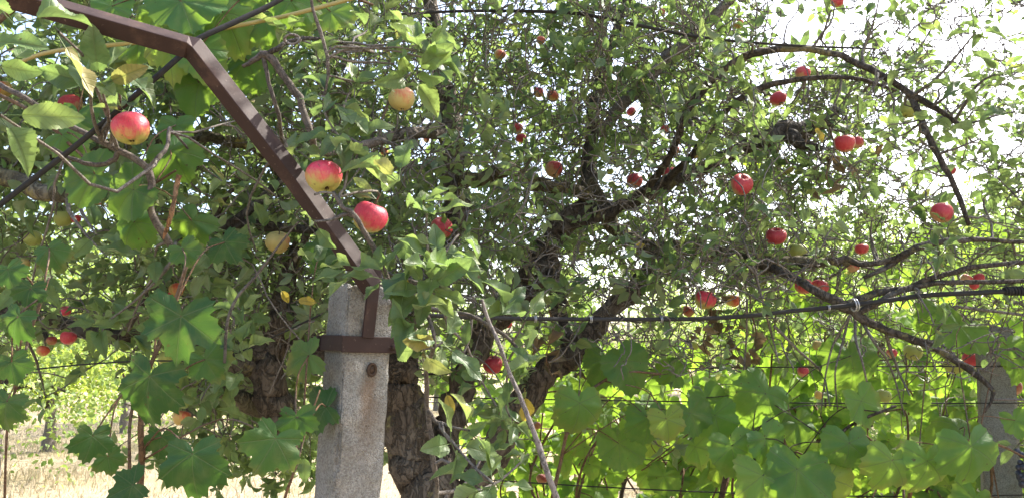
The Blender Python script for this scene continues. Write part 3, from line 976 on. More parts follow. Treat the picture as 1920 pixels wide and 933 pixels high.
APPLE_ME = {}
STEM_ME = []
for s in range(3):
    c = np.array([(0, 0, 0.45, 0.05), (0.03 * s, 0.02, 0.8, 0.045), (0.10 * (s - 1), 0.05, 1.15, 0.06)])
    V, T = tube_arrays(catmull(c, 3), 6)
    STEM_ME.append(mesh_np('stem', V, T)); STEM_ME[-1].materials.append(M['shoot'])
cal = []
for j in range(5):
    a = j / 5 * 6.283
    cal.append(tube_arrays(np.array([(0.03 * math.cos(a), 0.03 * math.sin(a), -0.57, 0.05), (0.10 * math.cos(a), 0.10 * math.sin(a), -0.69, 0.035), (0.11 * math.cos(a + .5), 0.11 * math.sin(a + .5), -0.76, 0.008)]), 5))
V, T = merge(cal)
CAL_ME = mesh_np('calyx', V, T); CAL_ME.materials.append(M['calyx'])
APPLE_TOPS = []
for i, (px, py, w, k, lab, d, real) in enumerate(AP):
    key = (i % 5, k)
    if key not in APPLE_ME:
        me = apple_mesh(100 + i % 5, (0.92, 0.86, 0.96, 0.88, 0.93)[i % 5])
        me.materials.append(AM[k]); APPLE_ME[key] = me
    pos = at(px, py, d)
    tilt = Matrix.Rotation(random.gauss(0, R(14)), 4, 'X') @ Matrix.Rotation(random.gauss(0, R(14)), 4, 'Y')
    if k == 'B': rz = R(random.uniform(-35, 35))
    elif k == 'R': rz = R(random.uniform(-60, 60))
    else: rz = R(random.uniform(-80, 80))
    if i == 0: tilt = Matrix.Rotation(R(-8), 4, 'X') @ Matrix.Rotation(R(-14), 4, 'Y'); rz = 0
    if i == 1: tilt = Matrix.Rotation(R(-14), 4, 'X') @ Matrix.Rotation(R(-16), 4, 'Y'); rz = R(20)
    mat = Matrix.Translation(pos) @ tilt @ Matrix.Rotation(rz, 4, 'Z') @ Matrix.Scale(real * 0.5, 4)
    o = link_mesh('apple', APPLE_ME[key], None, None, mat)
    tag(o, lab, 'apple', 'apples hanging in the trees')
    for nm, m_ in (('stem', STEM_ME[i % 3]), ('calyx', CAL_ME)):
        c = bpy.data.objects.new(nm, m_); COL.objects.link(c); c.parent = o
    APPLE_TOPS.append(mat @ Vector((0.10 * (i % 3 - 1), 0.05, 1.15)))


# ------------------------------------------------------------------ apple trees
class Tree:
    def __init__(self, name, label, base, cat='tree'):
        self.root = empty(name, base)
        tag(self.root, label, cat)
        self.nodes = []          # (x,y,z,r)
        self.leaves = []         # (pos, ydir, zdir, size)
        self.twigs = []

    def branch(self, pts, name='branch', mat='bark', sides=9, rough=0.07, n=5, world=False, taper_end=True, node=True):
        P = catmull(pts if world else px_path(pts), n)
        # crooked growth
        m = len(P)
        s = random.random() * 100
        for i in range(m):
            k = min(1, i / 4, (m - 1 - i) / 3 + 0.2)
            P[i, :3] += np.array([mnoise.noise(Vector((i * .45, s, q * 9))) for q in range(3)]) * P[i, 3] * 0.55 * k
        V, T = tube_arrays(P, sides, rough, int(s * 7))
        o = link_mesh(name, mesh_np(name, V, T), M[mat], self.root)
        if node:
            self.nodes += [tuple(p) for p in P[1:]]
        return o

    def grow(self, targets, maxlen=0.75, r0=0.0042, r1=0.0015, wob=0.22):
        """connect every target to the growing skeleton with a crooked twig; returns kept targets and tip directions"""
        pts = list(self.nodes)
        T = [Vector(t) for t in targets]
        kd = kdtree.KDTree(len(pts))
        for i, p in enumerate(pts): kd.insert(p[:3], i)
        kd.balance()
        dist = [kd.find(t)[2] for t in T]
        order = sorted(range(len(T)), key=lambda i: dist[i])
        keep = []
        step = 120
        for b in range(0, len(order), step):
            kd = kdtree.KDTree(len(pts))
            for i, p in enumerate(pts): kd.insert(p[:3], i)
            kd.balance()
            for i in order[b:b + step]:
                t = T[i]
                cand = kd.find_n(t, 5)
                co, j, dd = cand[random.choice((0, 0, 0, 1, 2, 4)) % len(cand)]
                if dd > maxlen or dd < 0.004: 
                    if dd > maxlen: continue
                p = Vector(pts[j][:3]); pr = pts[j][3]
                v = t - p; L = max(v.length, 1e-3)
                off = Vector((random.gauss(0, 1), random.gauss(0, 1), random.gauss(0.2, 1))) * wob * L
                off2 = Vector((random.gauss(0, 1), random.gauss(0, 1), random.gauss(0, 1))) * wob * 0.5 * L
                C6 = np.array([tuple(p + v * q) for q in (.12, .25, .38, .5, .62, .75, .86)])
                qx, qy, qd = project(C6)
                if ((qx > 585) & (qx < 745) & (qy > 530) & (qd < 1.62)).any(): continue
                hit = (np.hypot(qx[:, None] - AP_NP[None, :, 0], qy[:, None] - AP_NP[None, :, 1]) < AP_NP[None, :, 2] * 0.95) & (qd[:, None] < AP_NP[None, :, 3] + .01)
                if hit.any() and random.random() < .9: continue
                rb = min(pr * 0.75, r0 * (0.6 + min(1.2, L / 0.3)))
                rb = max(rb, r1 * 1.15)
                rows = []
                for q in range(6):
                    s = q / 5
                    c = p + v * s + off * (4 * s * (1 - s)) * 0.5 + off2 * math.sin(s * 9.4) * (1 - s) * 0.4
                    rows.append((c.x, c.y, c.z, rb + (r1 - rb) * s))
                self.twigs.append(rows)
                pts += [tuple(rows[2]), tuple(rows[4]), tuple(rows[5])]
                dr = (Vector(rows[5][:3]) - Vector(rows[3][:3])).normalized()
                keep.append((i, t, dr))
        return keep

    def rosette(self, p, axis, n, size, spread=(5, 55), jit=0.25):
        axis = Vector(axis).normalized()
        u = axis.orthogonal().normalized()
        w = axis.cross(u)
        a0 = random.random() * 6.28
        for k in range(n):
            a = a0 + k * 2.4 + random.gauss(0, .2)
            e = R(random.uniform(*spread))
            rad = u * math.cos(a) + w * math.sin(a)
            l = rad * math.cos(e) + axis * math.sin(e) + Vector((0, 0, -0.18))
            l += Vector((random.gauss(0, jit), random.gauss(0, jit), random.gauss(0, jit))) * 0.6
            l.normalize()
            nz = axis * math.cos(e) - rad * math.sin(e) + Vector((random.gauss(0, jit), random.gauss(0, jit), random.gauss(0.15, jit)))
            s = size * random.uniform(0.65, 1.15)
            self.leaves.append((Vector(p) + l * s * 0.32, l, nz, s))

    def finish(self, n_parts=300, clear=True):
        # twigs as one mass
        P = np.array(self.twigs)
        V, T = tubes_batch(P, 5)
        o = link_mesh('twigs', mesh_np('twigs', V, T), M['twig'], self.root)
        o['kind'] = 'stuff'
        L = self.leaves
        pos = np.array([tuple(l[0] + l[1] * l[3] * 0.5) for l in L])
        px, py, d = project(pos)
        size = np.array([l[3] for l in L])
        keep = np.ones(len(L), bool)
        if clear:
            for ax, ay, ar, ad in AP_NP:
                m = (np.hypot(px - ax, py - ay) < ar * 1.0 + 0.32 * size * F / np.maximum(d, .3)) & (d < ad + 0.02) & (d > 0.1)
                keep &= ~(m & (RNG.random(len(L)) < 0.93))
        keep &= ~((d < 1.55) & (px > 600) & (px < 728) & (py > 560) & (RNG.random(len(L)) < 0.96))
        for (x1, y1), (x2, y2) in (((640, 440), (363, 92)), ((363, 92), (60, 6))):
            tt_ = np.clip(((px - x1) * (x2 - x1) + (py - y1) * (y2 - y1)) / ((x2 - x1) ** 2 + (y2 - y1) ** 2), 0, 1)
            dist = np.hypot(px - x1 - tt_ * (x2 - x1), py - y1 - tt_ * (y2 - y1))
            keep &= ~((d < 1.45) & (dist < 24 + 0.25 * size * F / np.maximum(d, .3)) & (RNG.random(len(L)) < 0.9))
        keep &= ~((d < 2.3) & (px > 450) & (px < 545) & (py > 640) & (py < 815) & (RNG.random(len(L)) < 0.85))
        keep &= ~((d < 2.2) & (px > 728) & (px < 800) & (py > 690) & (RNG.random(len(L)) < 0.6))
        infr = (px > -20) & (px < W0 + 20) & (py > -20) & (py < H0 + 20) & (d > 0.2)
        score = np.where(infr & keep, size / np.maximum(d, 0.2), -1)
        # a leaf buried deep behind others shows little: prefer the near ones
        order = np.argsort(-score)
        parts = [i for i in order[:n_parts] if score[i] > 0]
        ps = set(parts)
        for c, i in enumerate(parts):
            p, y, z, s = L[i]
            link_mesh('leaf', HIGH_ME[c % len(HIGH_ME)], None, self.root, frame_mat(p, y, z, s))
        rest = [i for i in range(len(L)) if keep[i] and i not in ps]
        if not rest: return
        Y = np.array([tuple(L[i][1]) for i in rest]); Z = np.array([tuple(L[i][2]) for i in rest])
        Y /= np.linalg.norm(Y, axis=1)[:, None]
        Z = Z - Y * (Z * Y).sum(1)[:, None]; Z /= np.linalg.norm(Z, axis=1)[:, None] + 1e-9
        X = np.cross(Y, Z)
        Po = np.array([tuple(L[i][0]) for i in rest]); S = size[rest]
        which = RNG.integers(0, len(LOW), len(rest))
        Vs, Ts, Us, n = [], [], [], 0
        for k, (tv, tt, tu) in enumerate(LOW):
            s = which == k
            if not s.any(): continue
            Mx = np.stack([X[s], Y[s], Z[s]], 1) * S[s][:, None, None]
            vv = np.einsum('vc,ncd->nvd', tv, Mx) + Po[s][:, None, :]
            N = s.sum()
            Vs.append(vv.reshape(-1, 3))
            Ts.append((tt[None] + (np.arange(N) * len(tv))[:, None, None]).reshape(-1, 3) + n)
            Us.append(np.tile(tu, (N, 1)))
            n += N * len(tv)
        o = link_mesh('foliage', mesh_np('foliage', np.vstack(Vs), np.vstack(Ts), np.vstack(Us)), M['apple_leaf'], self.root)
        o['kind'] = 'stuff'


def crown_points(n, box, dens, clump=2.6, seed=0, thr=0.0):
    """n random points of a crown volume (world metres), gathered into clumps"""
    out = []
    (x0, x1), (y0, y1), (z0, z1) = box
    while len(out) < n:
        x, y, z = random.uniform(x0, x1), random.uniform(y0, y1), random.uniform(z0, z1)
        c = mnoise.noise(Vector((x * clump + seed, y * clump, z * clump)))
        p = dens(x, y, z) * min(1, max(0.04, 0.45 + c * 1.7 + thr))
        if random.random() < p:
            out.append((x, y, z))
    return out


# ---- main tree behind the post
d0 = 2.35
base = at(800, 1000, d0); base.z = 0
T1 = Tree('apple_tree', 'old spreading apple tree with several leaning trunks behind the concrete post', base)
bl = at(805, 933, d0)
T1.branch([(base.x + .05, base.y, -0.1, 0.17), (base.x + .02, base.y, 0.35, 0.115), (bl.x, bl.y, bl.z, 0.088)] +
          px_path([(760, 815, d0, 98), (748, 700, d0, 74), (752, 600, d0 + .05, 60), (800, 490, d0 + .1, 52), (858, 400, d0 + .15, 50), (852, 320, d0 + .2, 44),
                   (842, 200, d0 + .3, 36), (815, 90, d0 + .35, 30), (806, -60, d0 + .4, 24)]), 'trunk', 'old_bark', 22, 0.035, 10, True)
T1.branch([(830, 940, d0 + .05, 52), (840, 800, d0 + .1, 54), (868, 715, d0 + .12, 48), (905, 630, d0 + .2, 44), (960, 560, d0 + .25, 52), (1010, 515, d0 + .28, 62), (1024, 462, d0 + .3, 46),
           (1062, 415, d0 + .32, 42), (1105, 385, d0 + .35, 38)], 'limb', 'old_bark', 12, 0.09, 6)
T1.branch([(800, 1060, d0 + .02, 70), (860, 945, d0 + .02, 62), (920, 850, d0 + .02, 60), (985, 745, d0 + .02, 54), (1040, 690, d0 + .03, 48), (1082, 655, d0 + .04, 46), (1130, 598, d0 + .08, 36), (1188, 540, d0 + .12, 36),
           (1224, 503, d0 + .15, 40), (1246, 470, d0 + .2, 30)], 'limb', 'old_bark', 12, 0.08, 6)
T1.branch([(1080, 662, d0 + .05, 44), (1052, 612, d0 + .1, 32), (1046, 560, d0 + .14, 30), (1036, 510, d0 + .2, 28)], 'branch', 'bark')
T1.branch([(1105, 340, d0 + .36, 32), (1132, 395, d0 + .32, 31), (1168, 443, d0 + .3, 30), (1220, 465, d0 + .25, 30), (1300, 463, d0 + .22, 28), (1400, 488, d0 + .2, 25), (1500, 492, d0 + .2, 22), (1600, 488, d0 + .2, 14)], 'branch', 'lichen_bark')
T1.branch([(1062, 415, d0 + .32, 40), (1130, 398, d0 + .3, 32), (1188, 374, d0 + .3, 27), (1240, 350, d0 + .3, 32), (1330, 308, d0 + .3, 24), (1420, 268, d0 + .3, 34), (1468, 246, d0 + .3, 38), (1530, 236, d0 + .35, 30), (1582, 196, d0 + .4, 18)], 'limb', 'bark', 11, 0.09)
T1.branch([(1468, 246, d0 + .3, 34), (1500, 268, d0 + .25, 24), (1540, 280, d0 + .2, 12)])
T1.branch([(1100, 385, d0 + .35, 36), (1106, 300, d0 + .4, 28), (1112, 240, d0 + .42, 26), (1117, 190, d0 + .45, 24), (1132, 128, d0 + .5, 22), (1160, 50, d0 + .55, 18), (1185, -60, d0 + .6, 14)], 'limb', 'bark')
T1.branch([(1125, 255, d0 + .4, 22), (1165, 200, d0 + .35, 22), (1240, 120, d0 + .3, 25), (1310, 58, d0 + .25, 22), (1385, -20, d0 + .2, 18), (1450, -90, d0 + .2, 14)], 'branch', 'stick')
T1.branch([(1200, 372, d0 + .3, 16.0), (1258, 290, d0 + .1, 13.6), (1282, 220, d0, 15.2), (1336, 150, d0 - .05, 16.0), (1410, 102, d0 - .1, 14.4), (1490, 93, d0 - .12, 12.8), (1560, 100, d0 - .15, 11.2), (1610, 118, d0 - .17, 12.8), (1668, 152, d0 - .2, 12.0), (1722, 186, d0 - .22, 12.8),
           (1780, 220, d0 - .25, 9.6), (1822, 252, d0 - .25, 7.2)], 'branch', 'bark', 8, 0.05)
T1.branch([(1705, 172, d0 - .2, 13.6), (1730, 232, d0 - .25, 12.0), (1757, 292, d0 - .28, 11.2), (1788, 345, d0 - .3, 10.4), (1818, 422, d0 - .32, 8.0)], 'branch', 'bark', 8, 0.05)
T1.branch([(1240, 350, d0 + .3, 14.4), (1310, 275, d0 + .1, 12.8), (1350, 220, d0 + .05, 12.8), (1410, 172, d0, 12.0), (1490, 150, d0 - .03, 10.4), (1600, 147, d0 - .05, 8.0), (1680, 170, d0, 5.6)], 'branch', 'bark', 8, 0.05)
T1.branch([(858, 340, d0 + .15, 34), (905, 334, d0 + .15, 26), (960, 320, d0 + .15, 28), (1000, 346, d0 + .2, 25), (1062, 352, d0 + .25, 24), (1105, 370, d0 + .3, 26)], 'branch', 'lichen_bark')
# the hub tied to the thick cable, with the branches fanning from it
hb = d0 - .15
T1.branch([(1400, 486, d0 + .15, 16.7), (1470, 512, d0, 16.7), (1530, 545, hb, 16.7), (1590, 576, hb, 21.3), (1622, 600, hb, 16.7), (1680, 625, hb, 14.4), (1742, 646, hb, 13.7), (1800, 680, hb - .02, 12.2), (1850, 718, hb - .05, 9.9), (1862, 742, hb - .06, 6.8), (1846, 772, hb - .06, 4.6)], 'branch', 'bark')
T1.branch([(1480, 500, d0 + .1, 12.2), (1540, 494, hb + .1, 11.4), (1583, 484, hb + .1, 11.4), (1616, 495, hb + .08, 9.9), (1665, 489, hb + .05, 11.4), (1717, 467, hb, 13.7), (1763, 453, hb, 12.9), (1815, 449, hb, 10.6), (1861, 450, hb, 9.1), (1960, 456, hb, 6.8)])
T1.branch([(1578, 574, hb, 15.2), (1640, 550, hb, 13.7), (1699, 540, hb - .02, 11.4), (1737, 525, hb - .04, 11.4), (1784, 511, hb - .05, 10.6), (1840, 498, hb - .05, 9.9), (1960, 490, hb - .05, 7.6)])
T1.branch([(1600, 590, hb, 13.7), (1655, 560, hb - .02, 12.2), (1701, 541, hb - .03, 11.4), (1763, 530, hb - .05, 9.9), (1840, 527, hb - .05, 9.1), (1960, 527, hb - .05, 8.4)])
T1.branch([(1620, 520, hb + .05, 6.8), (1665, 500, hb + .05, 9.1), (1700, 475, hb + .03, 10.6)], 'branch')
for pts in ([(1600, 590), (1612, 640), (1622, 690), (1638, 790)], [(1592, 592), (1575, 650), (1570, 700), (1574, 770)], [(1590, 590), (1566, 640), (1553, 700), (1543, 780)],
            [(1612, 600), (1640, 640), (1672, 690), (1702, 780)], [(1650, 612), (1672, 660), (1690, 700), (1700, 740)], [(1420, 505), (1430, 560), (1450, 640), (1462, 680)],
            [(1450, 610), (1500, 660), (1540, 700), (1560, 760)], [(1400, 560), (1395, 640), (1396, 720), (1402, 830)]):
    w = random.uniform(5, 7.5)
    T1.branch([(x + random.gauss(0, 3), y, hb + random.uniform(-.08, .08), w * (1 - .2 * i)) for i, (x, y) in enumerate(pts)], 'branch', 'twig', 6, 0.05, 4)
# old limb leaving behind the post, with its broken hanging stub
T1.branch([(748, 720, d0, 62), (690, 690, d0 + .03, 58), (610, 668, d0 + .05, 54), (550, 622, d0 + .05, 50), (528, 580, d0 + .05, 44), (540, 520, d0 + .1, 32), (560, 460, d0 + .15, 24), (600, 400, d0 + .2, 18)], 'limb', 'old_bark', 11, 0.08)
stub = T1.branch([(530, 592, d0 + .03, 46), (502, 650, d0, 60), (500, 700, d0 - .02, 66), (515, 755, d0 - .03, 58), (524, 790, d0 - .03, 46), (527, 812, d0 - .03, 22)], 'broken_stub', 'old_bark', 14, 0.11)
stub['label'] = 'broken old limb stub with flaking reddish bark'
T1.branch([(512, 748, d0 - .02, 40), (480, 762, d0 - .03, 40), (450, 745, d0 - .05, 30), (412, 732, d0 - .06, 22)], 'broken_stub', 'lichen_bark', 10, 0.06)
# shoots near the camera, beside and above the post
n0 = 1.40
T1.branch([(800, 490, d0 + .1, 26), (770, 540, 1.9, 22), (748, 570, 1.6, 17), (737, 552, 1.42, 14), (720, 510, n0, 12), (697, 460, n0 - .02, 11), (668, 408, n0 - .04, 10), (640, 385, n0 - .04, 9), (625, 360, n0 - .03, 7)], 'shoot', 'shoot', 8, 0.06)
T1.branch([(668, 406, n0 - .04, 10), (648, 402, n0 - .04, 8), (625, 411, n0 - .05, 7)], 'shoot', 'shoot', 7, 0.05)
T1.branch([(738, 530, n0, 11), (765, 528, n0 - .02, 10), (795, 528, n0 - .06, 9), (815, 505, n0 - .1, 7)], 'shoot', 'shoot', 7, 0.05)
T1.branch([(737, 552, n0, 12), (770, 560, n0 - .05, 9), (800, 590, n0 - .12, 8), (815, 640, n0 - .15, 7), (800, 690, n0 - .1, 9), (800, 750, n0 - .05, 9), (806, 800, n0 - .03, 10), (815, 870, n0 - .03, 11), (818, 960, n0, 11)], 'shoot', 'shoot', 8, 0.06)
T1.branch([(802, 768, n0 - .05, 8), (818, 790, n0 - .05, 8), (830, 792, n0 - .06, 7)], 'shoot', 'shoot', 7, 0.05)
s0 = 1.55
T1.branch([(842, 250, d0 + .25, 22), (760, 250, 2.2, 20), (680, 275, 1.9, 17), (600, 285, 1.65, 14), (585, 255, s0, 13), (573, 222, s0, 14), (560, 185, s0, 14), (530, 140, s0, 14), (500, 102, s0, 15), (478, 112, s0, 11), (455, 125, s0, 7)], 'shoot', 'shoot', 8, 0.07)
T1.branch([(500, 102, s0, 12), (520, 92, s0, 10), (546, 76, s0 + .02, 9), (600, 74, s0 + .05, 7), (650, 84, s0 + .1, 7), (700, 98, s0 + .2, 6)], 'shoot', 'bark', 7, 0.05)
T1.branch([(494, 108, s0, 9), (503, 150, s0, 8), (515, 190, s0, 8), (525, 232, s0 + .02, 8), (531, 285, s0 + .1, 8)], 'shoot', 'shoot', 7, 0.06)
T1.branch([(578, -40, 1.45, 6), (585, 10, 1.45, 6), (600, 58, 1.45, 7), (614, 108, 1.45, 7), (614, 150, 1.45, 6), (606, 180, 1.45, 5)], 'shoot', 'shoot', 7, 0.09)
T1.branch([(748, 570, 1.6, 12), (850, 585, 1.6, 9), (900, 600, 1.5, 8), (960, 640, 1.45, 7), (990, 690, 1.42, 6)], 'shoot', 'shoot', 7, 0.05)

def dens1(x, y, z):
    s = 3.0 / y
    X, Z = x * s, (z - 1.55) * s
    if Z < -0.35: return 0
    p = 1.0
    if X > 0.85: p = max(0.5, 1.0 - 0.7 * (X - 0.85))
    if X > 0.3 and Z < 0.3: p *= 0.33
    if X > 1.0 and 0.05 < Z < 0.45: p *= 1.2
    if Z < 0.12: p *= 0.4
    if Z < -0.1: p *= 0.5
    if Z > 1.2 and X > 0.9: p *= .6
    if X > 2.1 and y < 3.0: p = 1.0  # dense crown out of view, added to shade the front vine row
    if z > 2.95 and x < .6: p *= .25
    if X < -0.75: p *= 0.8
    if X > 0.8 and y < 2.35: p *= 0.45
    if X > 1.45 and Z > 0.35: p *= 0.85
    return p

tg = crown_points(9200, ((-1.3, 3.5), (1.95, 3.9), (1.2, 3.8)), dens1, 2.7, 5)
sel1 = [i for i, a in enumerate(AP) if a[0] > 430]
n_t = len(tg)
keep = T1.grow(tg + [tuple(APPLE_TOPS[i]) for i in sel1], 0.8, 0.0046, 0.0017)
for i, t, dr in keep:
    if i >= n_t:
        T1.rosette(t, (dr * .4 + Vector((0, 0, 0.8))), random.randint(3, 5), 0.062, (-20, 50))
        continue
    if random.random() < 0.22: continue
    small = 0.038 + 0.026 * random.random()
    T1.rosette(t, dr * 0.8 + Vector((random.gauss(0, .3), random.gauss(0, .3), 0.45)), random.randint(3, 6), small)
fr = crown_points(1000, ((-0.55, 0.75), (1.85, 2.4), (1.66, 2.75)), lambda x, y, z: (1.0 if x < .3 else .5), 3.0, 33)
for i, t, dr in T1.grow(fr, 0.7, 0.0038, 0.0015, .3):
    if random.random() < .3:
        T1.rosette(t, dr * 0.8 + Vector((random.gauss(0, .3), random.gauss(0, .3), 0.45)), random.randint(3, 6), 0.034 + 0.022 * random.random())
# bare tangled twigs low in the crown
tang = crown_points(6500, ((-0.9, 1.9), (1.95, 3.3), (1.5, 2.85)), lambda x, y, z: 1.0, 2.0, 40)
T1.grow(tang, 0.8, 0.004, 0.0016, 0.4)
# hand set leaf sprays near the camera (px, py, d, leaves, leaf length, axis)
SPRAYS = [(628, 195, 1.45, 9, .085, (0.1, -.3, .8)), (640, 262, 1.42, 8, .085, (.4, -.4, .5)), (660, 160, 1.5, 6, .075, (.3, -.3, .9)), (785, 95, 1.5, 7, .09, (0, -.4, .9)), (770, 140, 1.5, 9, .09, (0, -.6, -.3)), (800, 110, 1.52, 7, .085, (.5, -.3, .6)),
          (740, 120, 1.5, 5, .08, (-.5, -.3, .4)), (790, 70, 1.55, 5, .08, (0, -.2, 1)), (820, 500, 1.32, 10, .092, (0.3, -.5, .7)), (835, 470, 1.33, 8, .09, (.5, -.3, .8)), (780, 500, 1.33, 7, .088, (-.4, -.5, .6)), (800, 540, 1.3, 8, .09, (.1, -.7, .1)), (770, 590, 1.28, 6, .078, (0, -.6, .5)), (830, 640, 1.26, 6, .078, (.4, -.6, .2)),
          (790, 655, 1.24, 5, .075, (-.5, -.5, -.3)), (720, 520, 1.36, 5, .075, (-.3, -.6, .6)), (665, 505, 1.38, 5, .07, (-.6, -.5, .4)), (660, 290, 1.40, 6, .08, (.3, -.2, .8)), (625, 290, 1.38, 6, .08, (-.2, -.3, .9)), (590, 365, 1.33, 4, .07, (-.7, -.3, -.2)), (588, 415, 1.33, 2, .075, (-.2, -.8, -.5)),
          (770, 385, 1.38, 7, .09, (0, -.2, 1)), (800, 400, 1.36, 7, .085, (.4, -.3, .9)), (745, 335, 1.4, 4, .09, (-.1, -.3, 1)), (860, 440, 1.38, 5, .075, (.6, -.2, .6)),
          (945, 585, 1.42, 6, .075, (.4, -.4, .6)), (985, 600, 1.42, 5, .07, (.7, -.3, .2)), (1005, 690, 1.40, 8, .075, (0, -.4, .7)), (970, 705, 1.40, 5, .07, (-.5, -.3, .4)), (850, 830, 1.28, 5, .078, (.6, -.4, .2)), (880, 806, 1.27, 2, .085, (.9, -.3, .1)), (925, 905, 1.2, 6, .085, (.1, -.4, .8)), (890, 900, 1.3, 4, .07, (.2, -.3, .6)),
          (960, 790, 1.6, 8, .06, (.1, -.4, .8)), (930, 760, 1.65, 7, .055, (.1, -.4, .8)), (900, 720, 1.7, 7, .06, (-.1, -.4, .8)), (990, 850, 1.7, 8, .055, (.1, -.4, .8)), (910, 850, 1.6, 7, .055, (.1, -.4, .8)), (870, 660, 1.5, 6, .07, (0, -.4, .8)),
          (480, 470, 1.8, 6, .06, (0, -.4, .8)), (450, 590, 1.6, 6, .06, (0, -.5, .5)), (455, 690, 1.5, 5, .065, (.1, -.5, .3)), (590, 500, 1.6, 6, .075, (0, -.4, .8)), (450, 660, 1.5, 7, .07, (-.1, -.5, .3)), (400, 650, 1.5, 6, .075, (-.1, -.5, -.2)),
          (560, 300, 1.6, 6, .07, (0, -.3, .8)), (540, 60, 1.8, 7, .075, (0, -.3, .8)), (600, 120, 1.6, 6, .075, (-.3, -.3, .8)), (690, 60, 1.8, 7, .075, (0, -.3, .8)),
          (1740, 230, 2.0, 7, .08, (.1, -.3, .8)), (1790, 170, 2.0, 8, .085, (.3, -.3, .6)), (1840, 260, 2.0, 7, .08, (.4, -.2, .4)), (1700, 130, 2.0, 7, .08, (-.1, -.3, .9)), (1880, 140, 1.9, 8, .08, (.4, -.3, .7)), (1830, 60, 2.0, 7, .08, (.2, -.3, .8)), (1900, 210, 1.9, 6, .08, (.2, -.3, .5)), (1620, 190, 2.1, 6, .07, (0, -.3, .8)), (1280, 330, 2.15, 4, .075, (.5, -.6, -.2)), (1320, 215, 2.2, 5, .08, (0, -.3, .8)), (1300, 250, 2.2, 4, .08, (.3, -.4, -.4))]
_k = T1.grow([tuple(at(a, b, c)) for a, b, c, *_ in SPRAYS], 0.9, 0.0045, 0.002, 0.15)
for a, b, c, n, s, ax in SPRAYS:
    T1.rosette(at(a, b, c), ax, n, s * .84, (-5, 50), 0.22)
T1.finish(300)
# yellowed leaves that stand out
for x, y, d, s, an in ((838, 740, 1.4, .04, -80), (985, 745, 1.42, .055, -85), (528, 545, 1.5, .03, -60), (560, 562, 1.5, .038, -10), (1530, 240, 2.1, .045, -60), (1190, 462, 2.3, .04, 0)):
    a = R(an + random.uniform(-10, 10))
    ydir = RIGHT * math.cos(a) + UP * math.sin(a) + Vector((0, random.uniform(-.3, .3), 0))
    o = link_mesh('leaf', YEL_ME[random.randrange(3)], None, T1.root, frame_mat(at(x, y, d), ydir, Vector((.2, -1, .3)), s))
    o['label'] = 'yellowed leaf'

# ---- second apple tree, trunk beyond the photo's edge
base2 = at(-330, 900, 2.5); base2.z = 0
T2 = Tree('apple_tree', 'apple tree reaching in from the side with a splintered yellow lichen branch', base2)
b3 = at(-330, 500, 2.5)
T2.branch([(base2.x, base2.y, -0.1, 0.16), (base2.x + .03, base2.y, 0.6, 0.11), (b3.x, b3.y, b3.z, .09)] + px_path([(-300, 380, 2.5, 90), (-260, 150, 2.5, 70), (-230, -60, 2.5, 50)]), 'trunk', 'old_bark', 14, .06, 6, True)
T2.branch([(-300, 300, 2.5, 60), (-140, 290, 2.1, 44), (-40, 320, 1.9, 34), (45, 346, 1.85, 33), (110, 364, 1.83, 29), (140, 370, 1.82, 24)], 'broken_branch', 'lichen_bark', 11, .07)
o = T2.branch([(132, 364, 1.82, 18), (150, 372, 1.81, 12), (172, 378, 1.81, 8), (190, 383, 1.80, 3)], 'splinter', 'splinter', 8, .2, node=False)
o['label'] = 'pale orange splintered break'
T2.branch([(-310, 420, 2.5, 50), (-100, 330, 2.4, 36), (80, 300, 2.4, 30), (200, 275, 2.4, 26), (300, 264, 2.4, 26), (380, 258, 2.4, 22), (440, 266, 2.4, 21), (485, 282, 2.4, 18), (530, 335, 2.4, 14)], 'branch', 'lichen_bark')
T2.branch([(325, 262, 2.4, 20), (318, 220, 2.35, 13), (316, 160, 2.3, 12), (318, 60, 2.3, 10), (312, -40, 2.3, 8)], 'branch', 'shoot')
T2.branch([(-300, 180, 2.5, 44), (-120, 140, 1.9, 20), (-30, 150, 1.6, 12), (20, 170, 1.5, 10), (90, 211, 1.5, 11), (150, 246, 1.5, 11), (222, 281, 1.5, 12), (272, 312, 1.5, 14), (285, 350, 1.5, 14), (282, 395, 1.5, 13), (308, 440, 1.52, 15), (330, 480, 1.55, 9)], 'branch', 'shoot', 8, .06)
T2.branch([(276, 318, 1.5, 11), (298, 296, 1.5, 10), (312, 276, 1.55, 8), (318, 240, 1.6, 7)], 'branch', 'shoot', 7, .05)
T2.branch([(222, 283, 1.5, 10), (212, 302, 1.5, 10), (180, 309, 1.5, 9), (140, 300, 1.5, 8), (98, 277, 1.5, 6)], 'branch', 'shoot', 7, .05)
T2.branch([(530, 335, 2.4, 14), (460, 400, 2.3, 18), (413, 432, 2.3, 18), (408, 400, 2.28, 14), (420, 372, 2.25, 11), (445, 348, 2.25, 8)], 'branch', 'bark')
T2.branch([(413, 432, 2.3, 18), (470, 420, 2.3, 22), (540, 428, 2.3, 18), (595, 432, 2.3, 12)], 'branch', 'bark')
T2.branch([(-310, 560, 2.5, 60), (-100, 585, 2.4, 40), (60, 590, 2.35, 26), (170, 625, 2.3, 26), (240, 630, 2.3, 24), (300, 615, 2.3, 20), (390, 640, 2.25, 34), (430, 665, 2.25, 40), (470, 690, 2.3, 36)], 'limb', 'bark', 10, .08)
T2.branch([(232, 630, 2.28, 12), (255, 590, 2.2, 10), (276, 556, 2.15, 10), (286, 515, 2.1, 8)], 'branch', 'bark', 7, .06)
T2.branch([(80, 590, 2.3, 16), (84, 610, 2.25, 12), (88, 640, 2.2, 8)], 'branch', 'bark', 7, .06)
T2.branch([(20, 585, 2.3, 9), (52, 640, 2.3, 6), (72, 690, 2.35, 5), (84, 740, 2.4, 3)], 'branch', 'twig', 6, .06)

